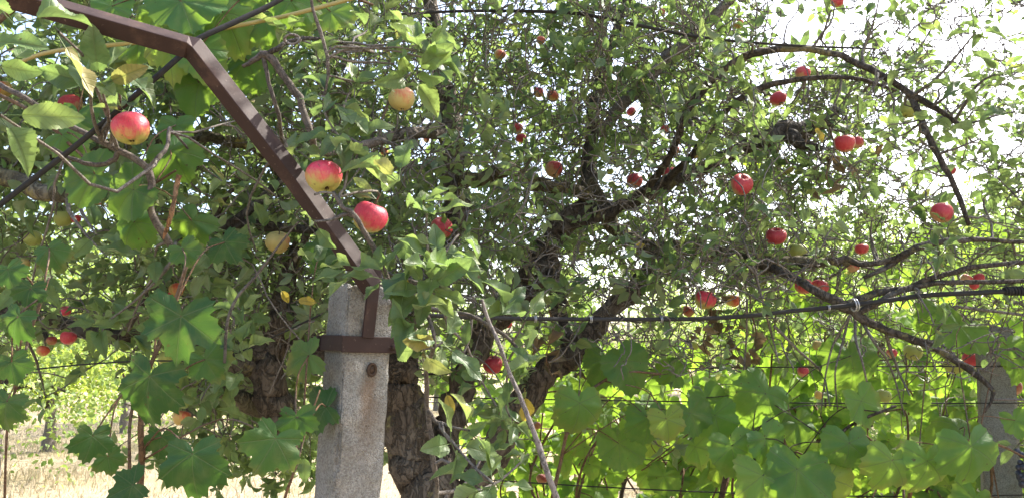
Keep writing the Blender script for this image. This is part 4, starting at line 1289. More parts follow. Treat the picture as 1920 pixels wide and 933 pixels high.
def dens2(x, y, z):
    s = 2.4 / y
    X, Z = x * s, (z - 1.55) * s
    px = 960 + X / 2.4 * F
    p = 1.0
    if Z < 0.12: p *= 0.45
    if px < 330 and Z < 0.02: return 0.0
    if Z < -0.12: p *= 0.3
    if px > 520: p *= 0.3
    return p

tg = crown_points(3200, ((-2.7, -0.45), (1.75, 3.4), (1.25, 3.05)), dens2, 2.7, 15)
sel2 = [i for i, a in enumerate(AP) if a[0] <= 430]
n_t = len(tg)
keep = T2.grow(tg + [tuple(APPLE_TOPS[i]) for i in sel2], 0.8, 0.0045, 0.0017)
for i, t, dr in keep:
    if i >= n_t:
        T2.rosette(t, (dr * .4 + Vector((0, 0, 0.8))), random.randint(3, 5), 0.06, (-20, 50)); continue
    if random.random() < 0.16: continue
    T2.rosette(t, dr * 0.8 + Vector((random.gauss(0, .3), random.gauss(0, .3), 0.45)), random.randint(3, 7), 0.040 + 0.028 * random.random())
SPR2 = [(30, 40, 1.05, 5, .085, (.2, -.4, .7)), (10, 120, 1.05, 5, .085, (.4, -.5, .2)), (0, 215, 1.05, 5, .085, (.6, -.5, -.3)), (170, 150, 1.35, 9, .08, (0, -.5, .6)), (190, 160, 1.35, 7, .08, (0, -.4, -.2)), (220, 130, 1.4, 6, .075, (.4, -.4, .6)), (110, 60, 1.2, 6, .075, (.4, -.4, .1)),
        (200, 480, 1.7, 6, .06, (0, -.5, .5)), (290, 480, 1.6, 7, .07, (0, -.5, .4)), (190, 610, 1.7, 6, .07, (0, -.5, .6)), (240, 620, 1.7, 6, .07, (.4, -.5, .3)), (60, 530, 1.6, 6, .065, (.4, -.5, .3)), (400, 470, 1.7, 5, .065, (.4, -.5, .3)), (430, 350, 1.8, 6, .065, (.1, -.4, .7)), (520, 370, 1.8, 6, .065, (.1, -.4, .7)), (180, 440, 1.7, 5, .06, (.4, -.5, .3))]
T2.grow([tuple(at(a, b, c)) for a, b, c, *_ in SPR2], 0.9, 0.0045, 0.002, 0.15)
for a, b, c, n, s, ax in SPR2:
    T2.rosette(at(a, b, c), ax, n, s, (-5, 50), 0.22)
T2.branch([(430, 665, 2.25, 26), (440, 690, 2.7, 26), (470, 705, 3.1, 24), (520, 700, 3.5, 14)], 'branch', 'bark')
T2.branch([(440, 690, 2.7, 16), (400, 720, 3.0, 14), (370, 760, 3.3, 8)], 'branch', 'bark')
T2.branch([(470, 705, 3.1, 16), (480, 770, 3.2, 12), (470, 830, 3.2, 7)], 'branch', 'bark')
low = crown_points(230, ((-1.3, -0.75), (2.9, 3.9), (1.08, 1.62)), lambda x, y, z: 1.0, 2.5, 60)
for i, t, dr in T2.grow(low, 0.7, 0.0045, 0.0015, .25):
    T2.rosette(t, dr * .6 + Vector((random.gauss(0, .3), random.gauss(0, .3), .1)), random.randint(5, 8), random.uniform(.045, .065))
# the pale leaf lying over the steel bar and the big ones at the edge
for x, y, d, s, an, nz in ((40, 8, 1.12, .095, -8, (0, -.5, -.8)), (60, 42, 1.12, .06, 15, (0, -.5, .8)), (-18, 80, 1.0, .075, 0, (0, -.8, .5)), (5, 125, 1.0, .05, -12, (0.2, -.8, -.5)), (5, 215, 1.0, .06, -48, (.2, -.8, .4)), (125, 45, 1.2, .04, -8, (0, -.5, .8))):
    a = R(an)
    T2.leaves.append((at(x, y, d), RIGHT * math.cos(a) + UP * math.sin(a), Vector(nz), s))
T2.finish(300)

# ------------------------------------------------------------------ grapevines
class Vine:
    def __init__(self, name, label, base, shapes, cat='vine'):
        self.root = empty(name, base)
        tag(self.root, label, cat)
        self.shapes = shapes
        self.count = 0

    def cane(self, pts, world=False, name='cane', mat='cane', n=6, sides=7, rough=.08):
        P = catmull(pts if world else px_path(pts), n)
        self.geo = tube_arrays(P, sides, rough, self.count + 5)
        self.name, self.mat, self.P = name, mat, P
        self.pet = []
        return P

    def close(self):
        V, T = merge([self.geo] + self.pet)
        link_mesh(self.name, mesh_np(self.name, V, T), M[self.mat], self.root)

    def leaf(self, pos, tip, normal, width, petiole_from=None, mesh=None):
        """width across the blade in metres; pos = where the stalk meets the blade"""
        me = mesh or self.shapes[(self.count * 7 + random.randrange(3)) % len(self.shapes)]
        self.count += 1
        o = link_mesh('leaf', me, None, self.root, frame_mat(pos, tip, normal, width / 0.86))
        if petiole_from is not None:
            a = Vector(petiole_from); b = Vector(pos)
            c = a.lerp(b, 0.55) + Vector((random.gauss(0, .01), random.gauss(0, .01), 0.15 * (b - a).length))
            self.pet.append(tube_arrays(catmull([(*a, .0019), (*c, .0015), (*b, .0013)], 4), 5))
        return o

    def dress(self, P, step, size, facing, prob=1.0, droop=0.6, clear=True):
        """alternate leaves on stalks along a shoot"""
        acc = 0; side = 1
        for i in range(1, len(P)):
            acc += np.linalg.norm(P[i, :3] - P[i - 1, :3])
            if acc < step: continue
            acc = 0; side = -side
            if random.random() > prob: continue
            t = P[i, :3] - P[i - 1, :3]; t /= np.linalg.norm(t) + 1e-9
            a = Vector(P[i, :3])
            f = Vector(facing) + Vector((random.gauss(0, .45), random.gauss(0, .45), random.gauss(0, .35)))
            f.normalize()
            sd = Vector(t).cross(f).normalized() * side
            out = (sd * random.uniform(.3, 1) + f * random.uniform(.2, .8) + Vector((0, 0, random.uniform(-.3, .4)))).normalized()
            b = a + out * random.uniform(.05, .09)
            tip = out * 0.45 + Vector((random.gauss(0, .3), 0, -droop - random.random() * .5))
            w = size * random.uniform(.62, 1.2)
            if clear and not visible_ok(b + tip.normalized() * w * .3, w * .5): continue
            self.leaf(b, tip, f, w, a)


def visible_ok(p, rad):
    """keep random leaves from growing right in front of a hanging apple, the post head or the steel bar"""
    px, py, d = project(np.array([tuple(p)]))
    px, py, d = px[0], py[0], d[0]
    r = rad * F / max(d, .2)
    m = (np.hypot(AP_NP[:, 0] - px, AP_NP[:, 1] - py) < AP_NP[:, 2] * 1.1 + r * .8) & (d < AP_NP[:, 3])
    if m.any(): return False
    if d < 2.75 and 1825 < px < 1915 and py > 590: return False
    if d < 1.6 and 570 < px < 760 and 480 < py: return False
    return True


TOCAM = Vector((0, -1, 0.25))

def set_leaf(vine, x, y, d, wpx, ang, lean=(0, 0), pet=None, mesh=None):
    """vine leaf whose blade centre is seen at x,y; ang = way its tip points in the picture plane"""
    w = wpx * d / F
    a = R(ang)
    tip = RIGHT * math.cos(a) + UP * math.sin(a)
    nrm = -FWD + RIGHT * lean[0] + UP * (lean[1] + 0.1)
    c = at(x, y, d)
    pos = c - tip * w * 0.22
    vine.leaf(pos, tip - nrm.normalized() * tip.dot(nrm.normalized()), nrm, w, pet, mesh)


# left foreground vine
vb = at(262, 933, 1.42); vb = Vector((vb.x, vb.y, 0))
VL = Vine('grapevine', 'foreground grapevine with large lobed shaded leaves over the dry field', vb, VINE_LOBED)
P = VL.cane([(vb.x + .02, vb.y, -.05, .011), (vb.x, vb.y + .02, .5, .009)] + px_path([(262, 933, 1.42, 13), (266, 860, 1.4, 12), (264, 790, 1.38, 11), (270, 720, 1.36, 9), (300, 640, 1.34, 8), (330, 560, 1.32, 7), (350, 500, 1.32, 5)]), True)
for L in ((337, 625, 1.25, 150, -95, (.1, .1)), (275, 735, 1.27, 140, -100, (-.1, .15)), (362, 880, 1.22, 135, -88, (.1, .3)), (500, 845, 1.25, 130, -125, (.7, .3)), (395, 690, 1.4, 90, -60, (.2, .2)), (232, 918, 1.3, 90, -150, (0, .5)),
          (300, 835, 1.4, 80, -100, (.3, .1)), (350, 480, 1.45, 70, -60, (.2, .3)), (430, 470, 1.5, 85, -60, (.1, .4)), (290, 580, 1.45, 80, -120, (-.3, .3))):
    set_leaf(VL, *L, pet=P[min(len(P) - 2, 12 + int((933 - L[1]) / 16))][:3])
VL.close()
P = VL.cane([(262, 940, 1.42, 8), (245, 900, 1.44, 7), (243, 800, 1.46, 6), (250, 740, 1.46, 5), (230, 700, 1.46, 4)])
for L in ((165, 835, 1.3, 92, -115, (1.4, .2)), (205, 870, 1.36, 66, -80, (.5, .2))):
    set_leaf(VL, *L, pet=P[random.randrange(6, len(P) - 3)][:3])
VL.close()
P = VL.cane([(8, 960, 1.3, 5), (14, 800, 1.3, 5), (34, 710, 1.3, 5), (58, 620, 1.3, 6), (75, 570, 1.3, 6), (92, 520, 1.32, 4)])
for L in ((28, 610, 1.25, 85, -110, (0, .3)), (25, 695, 1.25, 80, -80, (.2, .2)), (10, 770, 1.25, 80, -100, (0, .2)), (55, 555, 1.3, 70, -100, (.2, .3)), (20, 520, 1.3, 75, -70, (.1, .5)), (100, 480, 1.4, 70, -60, (.1, .5))):
    set_leaf(VL, *L, pet=P[random.randrange(4, len(P) - 3)][:3])
VL.close()
P = VL.cane([(520, 1000, 1.3, 6), (535, 930, 1.3, 6), (556, 870, 1.3, 5), (575, 800, 1.32, 4), (600, 730, 1.36, 3)])
for L in ((560, 672, 1.42, 92, -160, (-.1, .3)), (590, 765, 1.42, 96, -170, (-.1, .3)), (555, 800, 1.3, 84, -90, (.1, .1)), (600, 480, 1.75, 90, -120, (-.1, .4))):
    set_leaf(VL, *L, pet=P[random.randrange(12, len(P) - 2)][:3])
VL.close()
m_small = frame_mat(at(571, 858, 1.28), -UP, Vector((.2, -1, .2)), .042)
link_mesh('leaf', HIGH_ME[2], None, VL.root, m_small)

# vine on the pergola bar
pb = at(-120, 933, 2.0); pb = Vector((pb.x, pb.y, 0))
VP = Vine('grapevine', 'grapevine on the steel bar with pale backlit leaves at the top corner', pb, VINE_ROUND)
P = VP.cane([(pb.x, pb.y, -.05, .016), (pb.x + .03, pb.y, 1.2, .012)] + px_path([(-100, 300, 1.95, 14), (-20, 60, 1.9, 12), (140, -30, 1.85, 10), (330, -60, 1.8, 9), (560, -40, 1.8, 7), (700, 10, 1.85, 5)]), True)
for L in ((350, 30, 1.75, 130, -70, (.1, .5)), (325, 95, 1.75, 120, -100, (0, .5)), (430, 45, 1.8, 110, -60, (.2, .4)), (385, 110, 1.75, 100, -50, (.3, .3)), (500, 60, 1.85, 90, -80, (.1, .6)), (370, 175, 1.8, 90, -100, (.2, .3)), (290, 40, 1.8, 90, -120, (.0, .5)),
          (145, 235, 1.7, 80, -90, (.1, .3)), (450, 10, 1.85, 100, -90, (.1, .5)), (555, 20, 1.85, 90, -60, (.1, .5)), (260, 100, 1.85, 80, -90, (.1, .5)), (470, 130, 1.9, 80, -70, (.1, .5)), (620, 40, 1.9, 80, -90, (.1, .5)), (210, 30, 1.75, 80, -90, (.1, .5))):
    set_leaf(VP, *L, pet=P[random.randrange(20, len(P) - 3)][:3])
VP.close()
P = VP.cane([(-60, 150, 1.9, 8), (60, 210, 1.7, 7), (130, 270, 1.62, 6), (200, 330, 1.6, 6), (270, 350, 1.6, 5), (330, 320, 1.6, 4)])
for L in ((155, 335, 1.55, 110, -160, (0, .4)), (232, 372, 1.5, 112, -140, (-.2, .2)), (330, 300, 1.65, 95, -60, (.2, .2)), (260, 430, 1.55, 70, -60, (.1, .3)), (130, 265, 1.62, 80, -40, (0, .4)), (350, 430, 1.6, 85, -120, (0, .3)), (330, 250, 1.7, 70, -90, (0, .4))):
    set_leaf(VP, *L, pet=P[random.randrange(8, len(P) - 3)][:3])
VP.close()
# woody tendril coiled round the shoot
tp = [(*(at(548 + 16 * math.cos(a) * (1 - a / 60), 74 + 9 * math.sin(a), 1.53 + 0.02 * math.cos(a * .7))), 0.0022) for a in np.linspace(0, 15, 46)]
V, T = tube_arrays(np.array(tp), 6); link_mesh('tendril', mesh_np('tendril', V, T), M['stick'], VP.root)


def row_vine(label, x, y, seed, n_shoots, zr, spread, size, shapes, facing=(0, -1, .35), step=.075, prob=.9, lean=0.0):
    random.seed(seed)
    v = Vine('grapevine', label, Vector((x, y, 0)), shapes)
    v.count = seed
    h = zr[0] + 0.12
    P = v.cane([(x + random.gauss(0, .03), y, -.05, .024), (x + random.gauss(0, .05), y + random.gauss(0, .03), h * .4, .019), (x + random.gauss(0, .05) + lean * .5, y, h * .75, .017), (x + lean, y, h, .015)], True, 'trunk', 'vine_wood', 6, 9, .16)
    v.close()
    top = Vector(P[-1][:3])
    for k in range(n_shoots):
        tx = x + spread * (-1 + 2 * (k + .5) / n_shoots) + random.gauss(0, .08)
        z1 = random.uniform(zr[0] + .45 * (zr[1] - zr[0]), zr[1])
        q = [(*top, .007), (top.x + (tx - top.x) * .5, y + random.gauss(0, .06), h + random.uniform(0, .2) * (z1 - h), .0055),
             (tx + random.gauss(0, .05), y + random.gauss(0, .10), (h + z1) / 2, .0045), (tx + random.gauss(0, .09), y + random.gauss(0, .12), z1, .0032),
             (tx + random.gauss(0, .15), y - random.uniform(0, .15), z1 - random.uniform(-.08, .2), .002)]
        P = v.cane(q, True)
        v.dress(P, step, size, facing, prob)
        v.close()
    for k in range(int(n_shoots * .6)):     # drooping laterals near the ground wire
        tx = x + random.uniform(-spread, spread)
        q = [(*top, .006), (top.x + (tx - top.x) * .6, y - .05, h + .1, .005), (tx, y - random.uniform(.0, .15), h - .1, .004), (tx + random.gauss(0, .1), y - .1, max(.25, h - random.uniform(.3, .6)), .002)]
        P = v.cane(q, True); v.dress(P, step, size, facing, prob); v.close()
    return v


# shaded front row
F1 = VINE_ROUND
VR1 = row_vine('shaded grapevine beside the leaning grey cane, dark heart shaped leaves', 0.33, 2.75, 21, 5, (.75, 1.5), .33, .108, F1, prob=.62)
VR2 = row_vine('shaded grapevine under the withered brown leaves', 0.95, 2.75, 22, 5, (.75, 1.52), .33, .11, F1, prob=.62)
VR3 = row_vine('shaded grapevine with forked dark stem below the branch hub', 1.22, 2.45, 23, 5, (.85, 1.4), .34, .112, F1, prob=.62)
VR4 = row_vine('grapevine in front of the dark concrete post with broad leaves', 1.62, 2.35, 24, 4, (.85, 1.42), .3, .115, F1, prob=.62)
random.seed(5)
P = VR3.cane([(1345, 960, 2.2, 9), (1370, 870, 2.15, 8), (1420, 860, 2.1, 7), (1500, 880, 2.1, 6), (1590, 800, 2.1, 6), (1680, 760, 2.1, 5)], mat='vine_wood')
for L in ((1590, 852, 2.0, 98, -95, (.1, .25)), (1375, 855, 2.05, 92, -80, (0, .2)), (1445, 838, 2.05, 88, -60, (.3, .2)), (1490, 905, 2.0, 120, -100, (0, .3)), (1430, 915, 2.0, 110, -90, (.1, .3)), (1420, 755, 2.15, 110, -130, (.2, .3)), (1620, 770, 2.1, 90, -75, (.5, .3)), (1560, 920, 2.0, 110, -70, (0, .3)), (1600, 690, 2.25, 110, -80, (0, .3)), (1345, 795, 2.15, 84, -75, (-.3, .2)), (1330, 760, 2.2, 75, -70, (.2, .3))):
    set_leaf(VR3, *L, pet=P[random.randrange(5, len(P) - 2)][:3])
VR3.close()
P = VR4.cane([(1700, 960, 2.1, 8), (1720, 880, 2.05, 7), (1780, 830, 2.0, 6), (1860, 830, 2.0, 5), (1930, 860, 2.0, 4)])
for L in ((1665, 882, 1.95, 96, -110, (.1, .2)), (1735, 885, 1.95, 100, -100, (.1, .2)), (1822, 862, 1.9, 120, -85, (0, .2)), (1780, 800, 2.1, 90, 170, (0, 1.4)), (1790, 630, 2.4, 100, -120, (.1, .7)), (1760, 600, 2.5, 90, -100, (.1, .7)), (1885, 662, 2.5, 74, -100, (.1, .5)), (1905, 690, 2.5, 60, -80, (.1, .5)), (1905, 800, 2.2, 60, -80, (.1, .4))):
    set_leaf(VR4, *L, pet=P[random.randrange(5, len(P) - 2)][:3])
VR4.close()
P = VR1.cane([(1030, 960, 2.2, 8), (1050, 870, 2.15, 7), (1080, 760, 2.1, 6), (1160, 700, 2.1, 5), (1240, 700, 2.1, 4)])
for L in ((1085, 775, 2.0, 92, -95, (.2, .2)), (1180, 695, 2.1, 95, -60, (.1, .4)), (1215, 800, 2.1, 82, -90, (.1, .2)), (1252, 800, 2.05, 70, -80, (.1, .2)), (1130, 690, 2.2, 80, -100, (0, .5)), (1160, 850, 2.2, 90, -90, (.2, .3)), (1250, 690, 2.3, 70, 150, (.1, .9)), (1300, 790, 2.1, 80, -70, (.4, .2))):
    set_leaf(VR1, *L, pet=P[random.randrange(5, len(P) - 2)][:3])
VR1.close()
# bunch of dark grapes at the edge
gb = at(1916, 868, 2.05)
gr = []
for k in range(26):
    bm = bmesh.new(); bmesh.ops.create_icosphere(bm, subdivisions=2, radius=.0085)
    z = -random.random() * .085
    r = .022 * (1 + z / .11) * math.sqrt(random.random()); a = random.random() * 6.28
    V = np.array([tuple(v.co) for v in bm.verts]) + np.array([gb.x + r * math.cos(a), gb.y + r * math.sin(a), gb.z + z + .03])
    T = np.array([[v.index for v in f.verts] for f in bm.faces]); bm.free(); gr.append((V, T))
V, T = merge(gr)
gbo = link_mesh('grape_bunch', mesh_np('grape_bunch', V, T), M['grape'])
tag(gbo, 'small bunch of dark blue grapes at the photo edge beside the post', 'grapes')

# sunlit rows behind
k = 0
B2 = ['sunlit grapevine behind the pale leaning limb', 'sunlit grapevine behind the heart shaped dark leaf', 'sunlit grapevine in the gap below the withered leaves', 'sunlit grapevine behind the forked dark stem', 'sunlit grapevine behind the wires beside the dark post', 'sunlit grapevine beyond the dark concrete post']
for i, lab in enumerate(B2):
    row_vine(lab, 0.15 + i * 0.62, 4.0, 40 + i, 7, (.62, 1.62), .42, .12, VINE_ROUND + VINE_LOBED[:2], (-.35, -1, .1), .068, .9)
B3 = ['backlit grapevine of the farther row showing past the leaning limb', 'backlit grapevine of the farther row behind the low trellis wires', 'backlit grapevine of the farther row under the withered leaves', 'backlit grapevine of the farther row behind the branch hub twigs', 'backlit grapevine of the farther row left of the dark post', 'backlit grapevine of the farther row at the dark post top', 'backlit grapevine of the farther row at the photo edge']
for i, lab in enumerate(B3):
    row_vine(lab, 0.05 + i * 0.78, 5.9, 60 + i, 8, (.6, 1.95), .5, .13, VINE_ROUND + VINE_LOBED[:2], (-.35, -1, .1), .08, .9)
# tall backlit shoots climbing into the right of the apple tree
random.seed(77)
for i, (lab, x, y, z1) in enumerate((('tall backlit grapevine climbing behind the round red apples', 1.45, 3.9, 2.55), ('tall backlit grapevine climbing behind the three clustered apples', 2.3, 4.2, 2.35), ('tall backlit grapevine climbing beyond the post at the photo edge', 2.95, 4.3, 2.2))):
    row_vine(lab, x, y, 80 + i, 5, (1.0, z1), .35, .13, VINE_ROUND, (-.35, -1, .1), .085, .85)

# ------------------------------------------------------------------ withered shoots
random.seed(9)
for lab, cx, cy, n, dd in (('withered brown leaf clump hanging under the cable beside a tiny green apple', 1325, 610, 13, 2.5), ('withered pale brown leaves hanging low beside the twigs', 1410, 650, 13, 2.5), ('dry brown leaf clump below the pair of pink apples', 1556, 300, 9, 2.35), ('dry brown leaves hanging at the base of the leaning limb', 1030, 640, 8, 2.2)):
    top = at(cx, cy - 60, dd)
    r = empty('withered_shoot', top); tag(r, lab, 'dry leaves', 'withered shoots in the apple tree')
    P = catmull([(*top, .003), (*at(cx + 8, cy - 20, dd - .03), .0026), (*at(cx - 6, cy + 30, dd - .04), .002), (*at(cx + 10, cy + 75, dd - .03), .0012)], 8)
    V, T = tube_arrays(P, 6, .1); link_mesh('stem', mesh_np('stem', V, T), M['cane'], r)
    for q in range(n):
        p = at(cx + random.gauss(0, 34), cy + 10 + random.gauss(0, 34), dd + random.gauss(0, .06))
        link_mesh('dry_leaf', DRY_ME[q % 3], None, r, frame_mat(p, Vector((random.gauss(0, .4), random.gauss(0, .4), -1)), Vector((random.gauss(0, 1), -1, random.gauss(0, .4))), random.uniform(.03, .062)))

# ------------------------------------------------------------------ canes, wires
def rod(name, pts, mat, label, cat, world=False, sides=8, rough=0.03, n=6, group=None):
    P = catmull(pts if world else px_path(pts), n)
    V, T = tube_arrays(P, sides, rough, len(P))
    o = link_mesh(name, mesh_np(name, V, T), M[mat])
    return tag(o, label, cat, group)

rod('leaning_cane', [(903, 560, 1.30, 6), (915, 598, 1.30, 7), (936, 645, 1.29, 8), (956, 700, 1.29, 8), (976, 745, 1.28, 9), (1003, 815, 1.27, 10), (1011, 838, 1.27, 12), (1026, 885, 1.26, 11), (1046, 940, 1.26, 12), (1110, 1120, 1.24, 13), (1200, 1500, 1.2, 14)],
    'stick', 'bare grey cane leaning diagonally beside the concrete post', 'cane', rough=.05)
rod('dry_cane', [(560, 415, 1.42, 3), (539, 440, 1.42, 4), (511, 476, 1.42, 5), (477, 520, 1.41, 6), (444, 558, 1.4, 6), (426, 605, 1.4, 6), (421, 680, 1.4, 6)], 'shoot', 'thin brown bare cane crossing the yellow apple under the steel bar', 'cane')
rod('hanging_bark_strip', [(336, 328, 1.5, 9), (331, 350, 1.5, 8), (324, 390, 1.5, 8), (312, 430, 1.5, 7), (306, 448, 1.5, 3)], 'splinter', 'orange brown strip of torn wood hanging below the steel bend', 'wood strip', rough=.25)
rod('yellow_cane', [(20, 124, 1.75, 8), (105, 96, 1.75, 8), (300, 75, 1.8, 8), (490, 40, 1.8, 8), (590, 17, 1.8, 8), (760, -30, 1.8, 7)], 'yellow_cane', 'straight yellow cane running behind the steel bend', 'cane', sides=10, rough=.02)
rod('steel_cable', [(-60, 432, 1.42, 12), (0, 384, 1.44, 11), (165, 255, 1.46, 11), (335, 108, 1.49, 11), (367, 76, 1.50, 11), (455, 35, 1.56, 11), (535, -6, 1.62, 10), (700, -110, 1.75, 10)], 'wire', 'dark diagonal cable crossing behind the bend of the steel bar', 'cable', sides=8, rough=0)

dc = hb - .06
cab = empty('steel_cable', at(737, 588, 1.5))
tag(cab, 'thick dark cable strung from the concrete post to the branch hub', 'cable')
cp = px_path([(735, 586, 1.52, 7), (830, 592, 1.66, 8), (920, 595, 1.8, 8), (1000, 597, 1.9, 8), (1180, 598, 2.0, 8), (1300, 597, 2.05, 8), (1400, 592, 2.08, 8), (1480, 583, dc, 8), (1583, 573, dc, 9), (1660, 563, dc, 9), (1737, 553, dc, 9), (1840, 548, dc, 9), (1900, 545, dc, 9), (1990, 542, dc, 9)])
P = catmull(cp, 6)
V, T = tube_arrays(P, 8); link_mesh('cable_strand', mesh_np('cable_strand', V, T), M['wire'], cab)
def tie(parent, p, axis, r, turns, mat, length, wr=.0012):
    ax = Vector(axis).normalized(); u = ax.orthogonal().normalized(); w = ax.cross(u)
    pts = []
    for s in np.linspace(0, 1, int(turns * 9) + 2):
        a = s * turns * 6.283
        q = Vector(p) + ax * (s - .5) * length + (u * math.cos(a) + w * math.sin(a)) * r
        pts.append((*q, wr))
    V, T = tube_arrays(np.array(pts), 5); link_mesh('tie_wire', mesh_np('tie_wire', V, T), M[mat], parent)
for x, y, d in ((1004, 597, 1.905), (1108, 598, 1.96), (1240, 598, 2.025), (1553, 577, dc)):
    tie(cab, at(x, y, d), (1, .2, 0), .008, 2.2, 'tie', .008)
tie(cab, at(1601, 571, dc - .005), (1, .2, .1), .017, 1.6, 'tie', .012, .0022)
tie(cab, at(1905, 545, dc), (1, 0, 0), .010, 6, 'wire', .05, .0035)
tie(cab, at(1890, 545, dc), (1, 0, 0), .009, 3, 'wire', .02, .003)

rod('trellis_wire', [(700, 30, 2.2, 4), (880, 21, 2.2, 6), (1060, 24, 2.2, 7), (1140, 36, 2.2, 7), (1300, 68, 2.2, 6), (1460, 84, 2.2, 5), (1640, 92, 2.3, 4)], 'wire', 'thin dark upper wire sagging through the top of the crown', 'wire', rough=0)
for i, (lab, y, z, x0, x1) in enumerate((('top trellis wire of the shaded vine row', 2.62, 1.50, -.4, 3.2), ('second trellis wire of the shaded vine row, close under the top one', 2.64, 1.43, -.4, 3.2), ('middle trellis wire of the shaded vine row', 2.6, 1.19, -.4, 3.2), ('low trellis wire of the shaded vine row', 2.6, 1.04, -.3, 3.2),
                                         ('upper trellis wire of the sunlit vine row', 3.9, 1.35, -.6, 4.5), ('middle trellis wire of the sunlit vine row', 3.92, 1.12, -.6, 4.5), ('lower trellis wire of the sunlit vine row', 3.9, .85, -.6, 4.5), ('single wire of the farther backlit vine row', 5.8, 1.25, -.8, 6.5))):
    q = [(x0 + (x1 - x0) * s, y + .02 * math.sin(9 * s + i), z - .05 * math.sin(3.1416 * s) * ((i % 3) - .6), .0021) for s in np.linspace(0, 1, 6)]
    rod('trellis_wire', q, 'wire', lab, 'wire', True, 6, 0, group='trellis wires of the vineyard')
rod('trellis_wire', [(60, 692, 1.9, 3), (150, 683, 1.9, 3), (260, 676, 1.9, 3), (420, 668, 1.9, 3), (600, 590, 1.7, 4)], 'wire', 'thin wire above the bright field behind the lobed leaves', 'wire', rough=0)
rod('trellis_wire', [(1790, 574, 2.4, 6), (1840, 580, 2.4, 6), (1920, 590, 2.4, 6), (2000, 600, 2.4, 6)], 'stick', 'short bare stick above the dark concrete post', 'stick', rough=.06).name = 'bare_stick'

# ------------------------------------------------------------------ orchard trees beyond
def far_tree_mesh(seed, n, rad, h0, h1, leaf, narrow=False):
    rr = random.Random(seed)
    tr, lim = [], []
    tr = tube_arrays(catmull([(0, 0, -.15, .12), (.04, 0, .5, .085), (rr.gauss(0, .08), rr.gauss(0, .05), h0 + .3, .075), (rr.gauss(0, .1), 0, (h0 + h1) / 2, .05), (0, 0, h1 * .9, .02)], 5), 9, .1, seed)
    ctr = []
    for k in range(11):
        a = k * 2.4 + rr.gauss(0, .3); r = rad * rr.uniform(.45, .95); z = rr.uniform(h0 + .1, h1)
        ctr.append((r * math.cos(a), r * math.sin(a), z))
        lim.append(tube_arrays(catmull([(0, 0, h0 * .9 + .1 * k * .3, .035), (r * .5 * math.cos(a), r * .5 * math.sin(a), (h0 + z) / 2 + .25, .022), (r * math.cos(a), r * math.sin(a), z, .008)], 4), 6, .08, k))
    Pn, X, Y, Z, S = [], [], [], [], []
    g = np.random.default_rng(seed)
    c = np.array(ctr)[g.integers(0, len(ctr), n)]
    Po = c + g.normal(0, 1, (n, 3)) * np.array([rad * .27, rad * .27, (h1 - h0) * .17])
    Yv = g.normal(0, 1, (n, 3)) + [0, 0, -.9 if narrow else -.35]
    Yv /= np.linalg.norm(Yv, axis=1)[:, None]
    Zv = g.normal(0, .6, (n, 3)) + [0, -.2, .7]
    Zv -= Yv * (Zv * Yv).sum(1)[:, None]; Zv /= np.linalg.norm(Zv, axis=1)[:, None]
    Xv = np.cross(Yv, Zv)
    tv, tt, tu = apple_leaf_template(4, 3, .6, .4, .2, 0, 3, .10 if narrow else .30, False)
    S = leaf * g.uniform(.6, 1.2, n)
    Mx = np.stack([Xv, Yv, Zv], 1) * S[:, None, None]
    V = (np.einsum('vc,ncd->nvd', tv, Mx) + Po[:, None, :]).reshape(-1, 3)
    T = (tt[None] + (np.arange(n) * len(tv))[:, None, None]).reshape(-1, 3)
    cr = mesh_np('crown', V, T, np.tile(tu, (n, 1)))
    V, T = tr; trm = mesh_np('trunk', V, T)
    V, T = merge(lim); lm = mesh_np('limbs', V, T)
    return trm, lm, cr

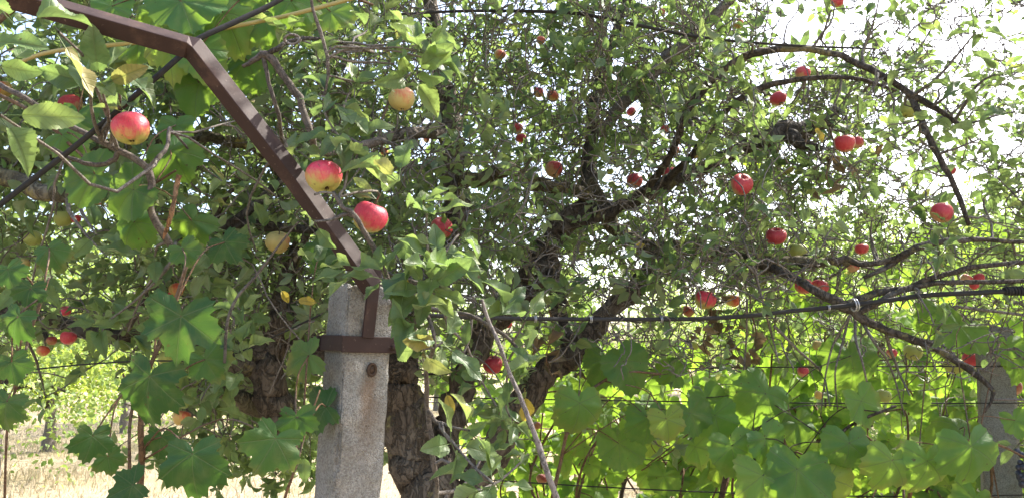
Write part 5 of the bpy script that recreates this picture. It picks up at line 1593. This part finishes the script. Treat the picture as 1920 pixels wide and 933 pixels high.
FT = [far_tree_mesh(1, 9000, 1.7, .8, 3.4, .085), far_tree_mesh(2, 9000, 1.9, .9, 3.9, .085), far_tree_mesh(3, 9000, 1.5, .4, 3.4, .15, True), far_tree_mesh(4, 6000, 1.2, .75, 2.3, .08)]
for k, f in enumerate(FT):
    f[0].materials.append(M['stick']); f[1].materials.append(M['bark']); f[2].materials.append(M['far_leaf'] if k != 3 else M['bright_leaf'])
def far_tree(kind, px, dist, scale, rot, label):
    x = (px - 960) / F * dist
    r = empty('orchard_tree' if kind != 2 else 'willow_bush', (x, dist, 0)); r.rotation_euler.z = rot; r.scale = (scale, scale, scale)
    tag(r, label, 'tree' if kind != 2 else 'bush', 'trees beyond the vineyard')
    for nm, m in zip(('trunk', 'limbs', 'crown'), FT[kind]):
        c = bpy.data.objects.new(nm, m); COL.objects.link(c); c.parent = r
far_tree(3, 108, 13.6, 1.0, .3, 'bright yellow green young tree with thin bare trunk in the dry field')
far_tree(0, 5, 10.4, 1.1, 1.0, 'orchard tree with pale thick trunk at the field edge of the photo')
far_tree(1, 250, 17, 1.0, 2.1, 'sunlit orchard tree behind the yellow green young one')
far_tree(0, 400, 21, 1.1, 4, 'orchard tree across the field behind the broken stub')
far_tree(1, 560, 15, 1.0, 5, 'orchard tree standing hidden behind the concrete post')
far_tree(0, 820, 24, 1.1, .8, 'pale orchard tree seen between the old trunks')
far_tree(1, 1180, 26, 1.1, 3, 'pale distant tree seen through the gap under the cable')
far_tree(0, 1420, 22, 1.0, 2, 'distant tree behind the withered brown leaves')
far_tree(2, 1600, 12, 1.0, 1, 'narrow leaved bush behind the branch hub')
far_tree(2, 1790, 9.0, 0.82, 3, 'narrow leaved bush rising behind the dark concrete post')
far_tree(1, 1960, 18, 1.1, 1.7, 'tree in the corner beyond the dark post')
far_tree(2, 1985, 11, 1.0, 5.2, 'narrow leaved bush at the photo edge beyond the post')
for k, (px, ds) in enumerate(((60, 34), (330, 30), (640, 38), (980, 40), (1300, 36), (1560, 30), (1760, 36))):
    far_tree(k % 2, px, ds, 1.2 + .2 * (k % 3), k * 1.3, ['far tree behind the pale trunk of the field', 'far tree behind the sunlit orchard tree', 'far tree behind the post and the old trunk', 'far tree below the dark hollow of the crown', 'far tree behind the plump apple over the cable', 'far tree behind the narrow leaved hub bush', 'far tree behind the post bush'][k])
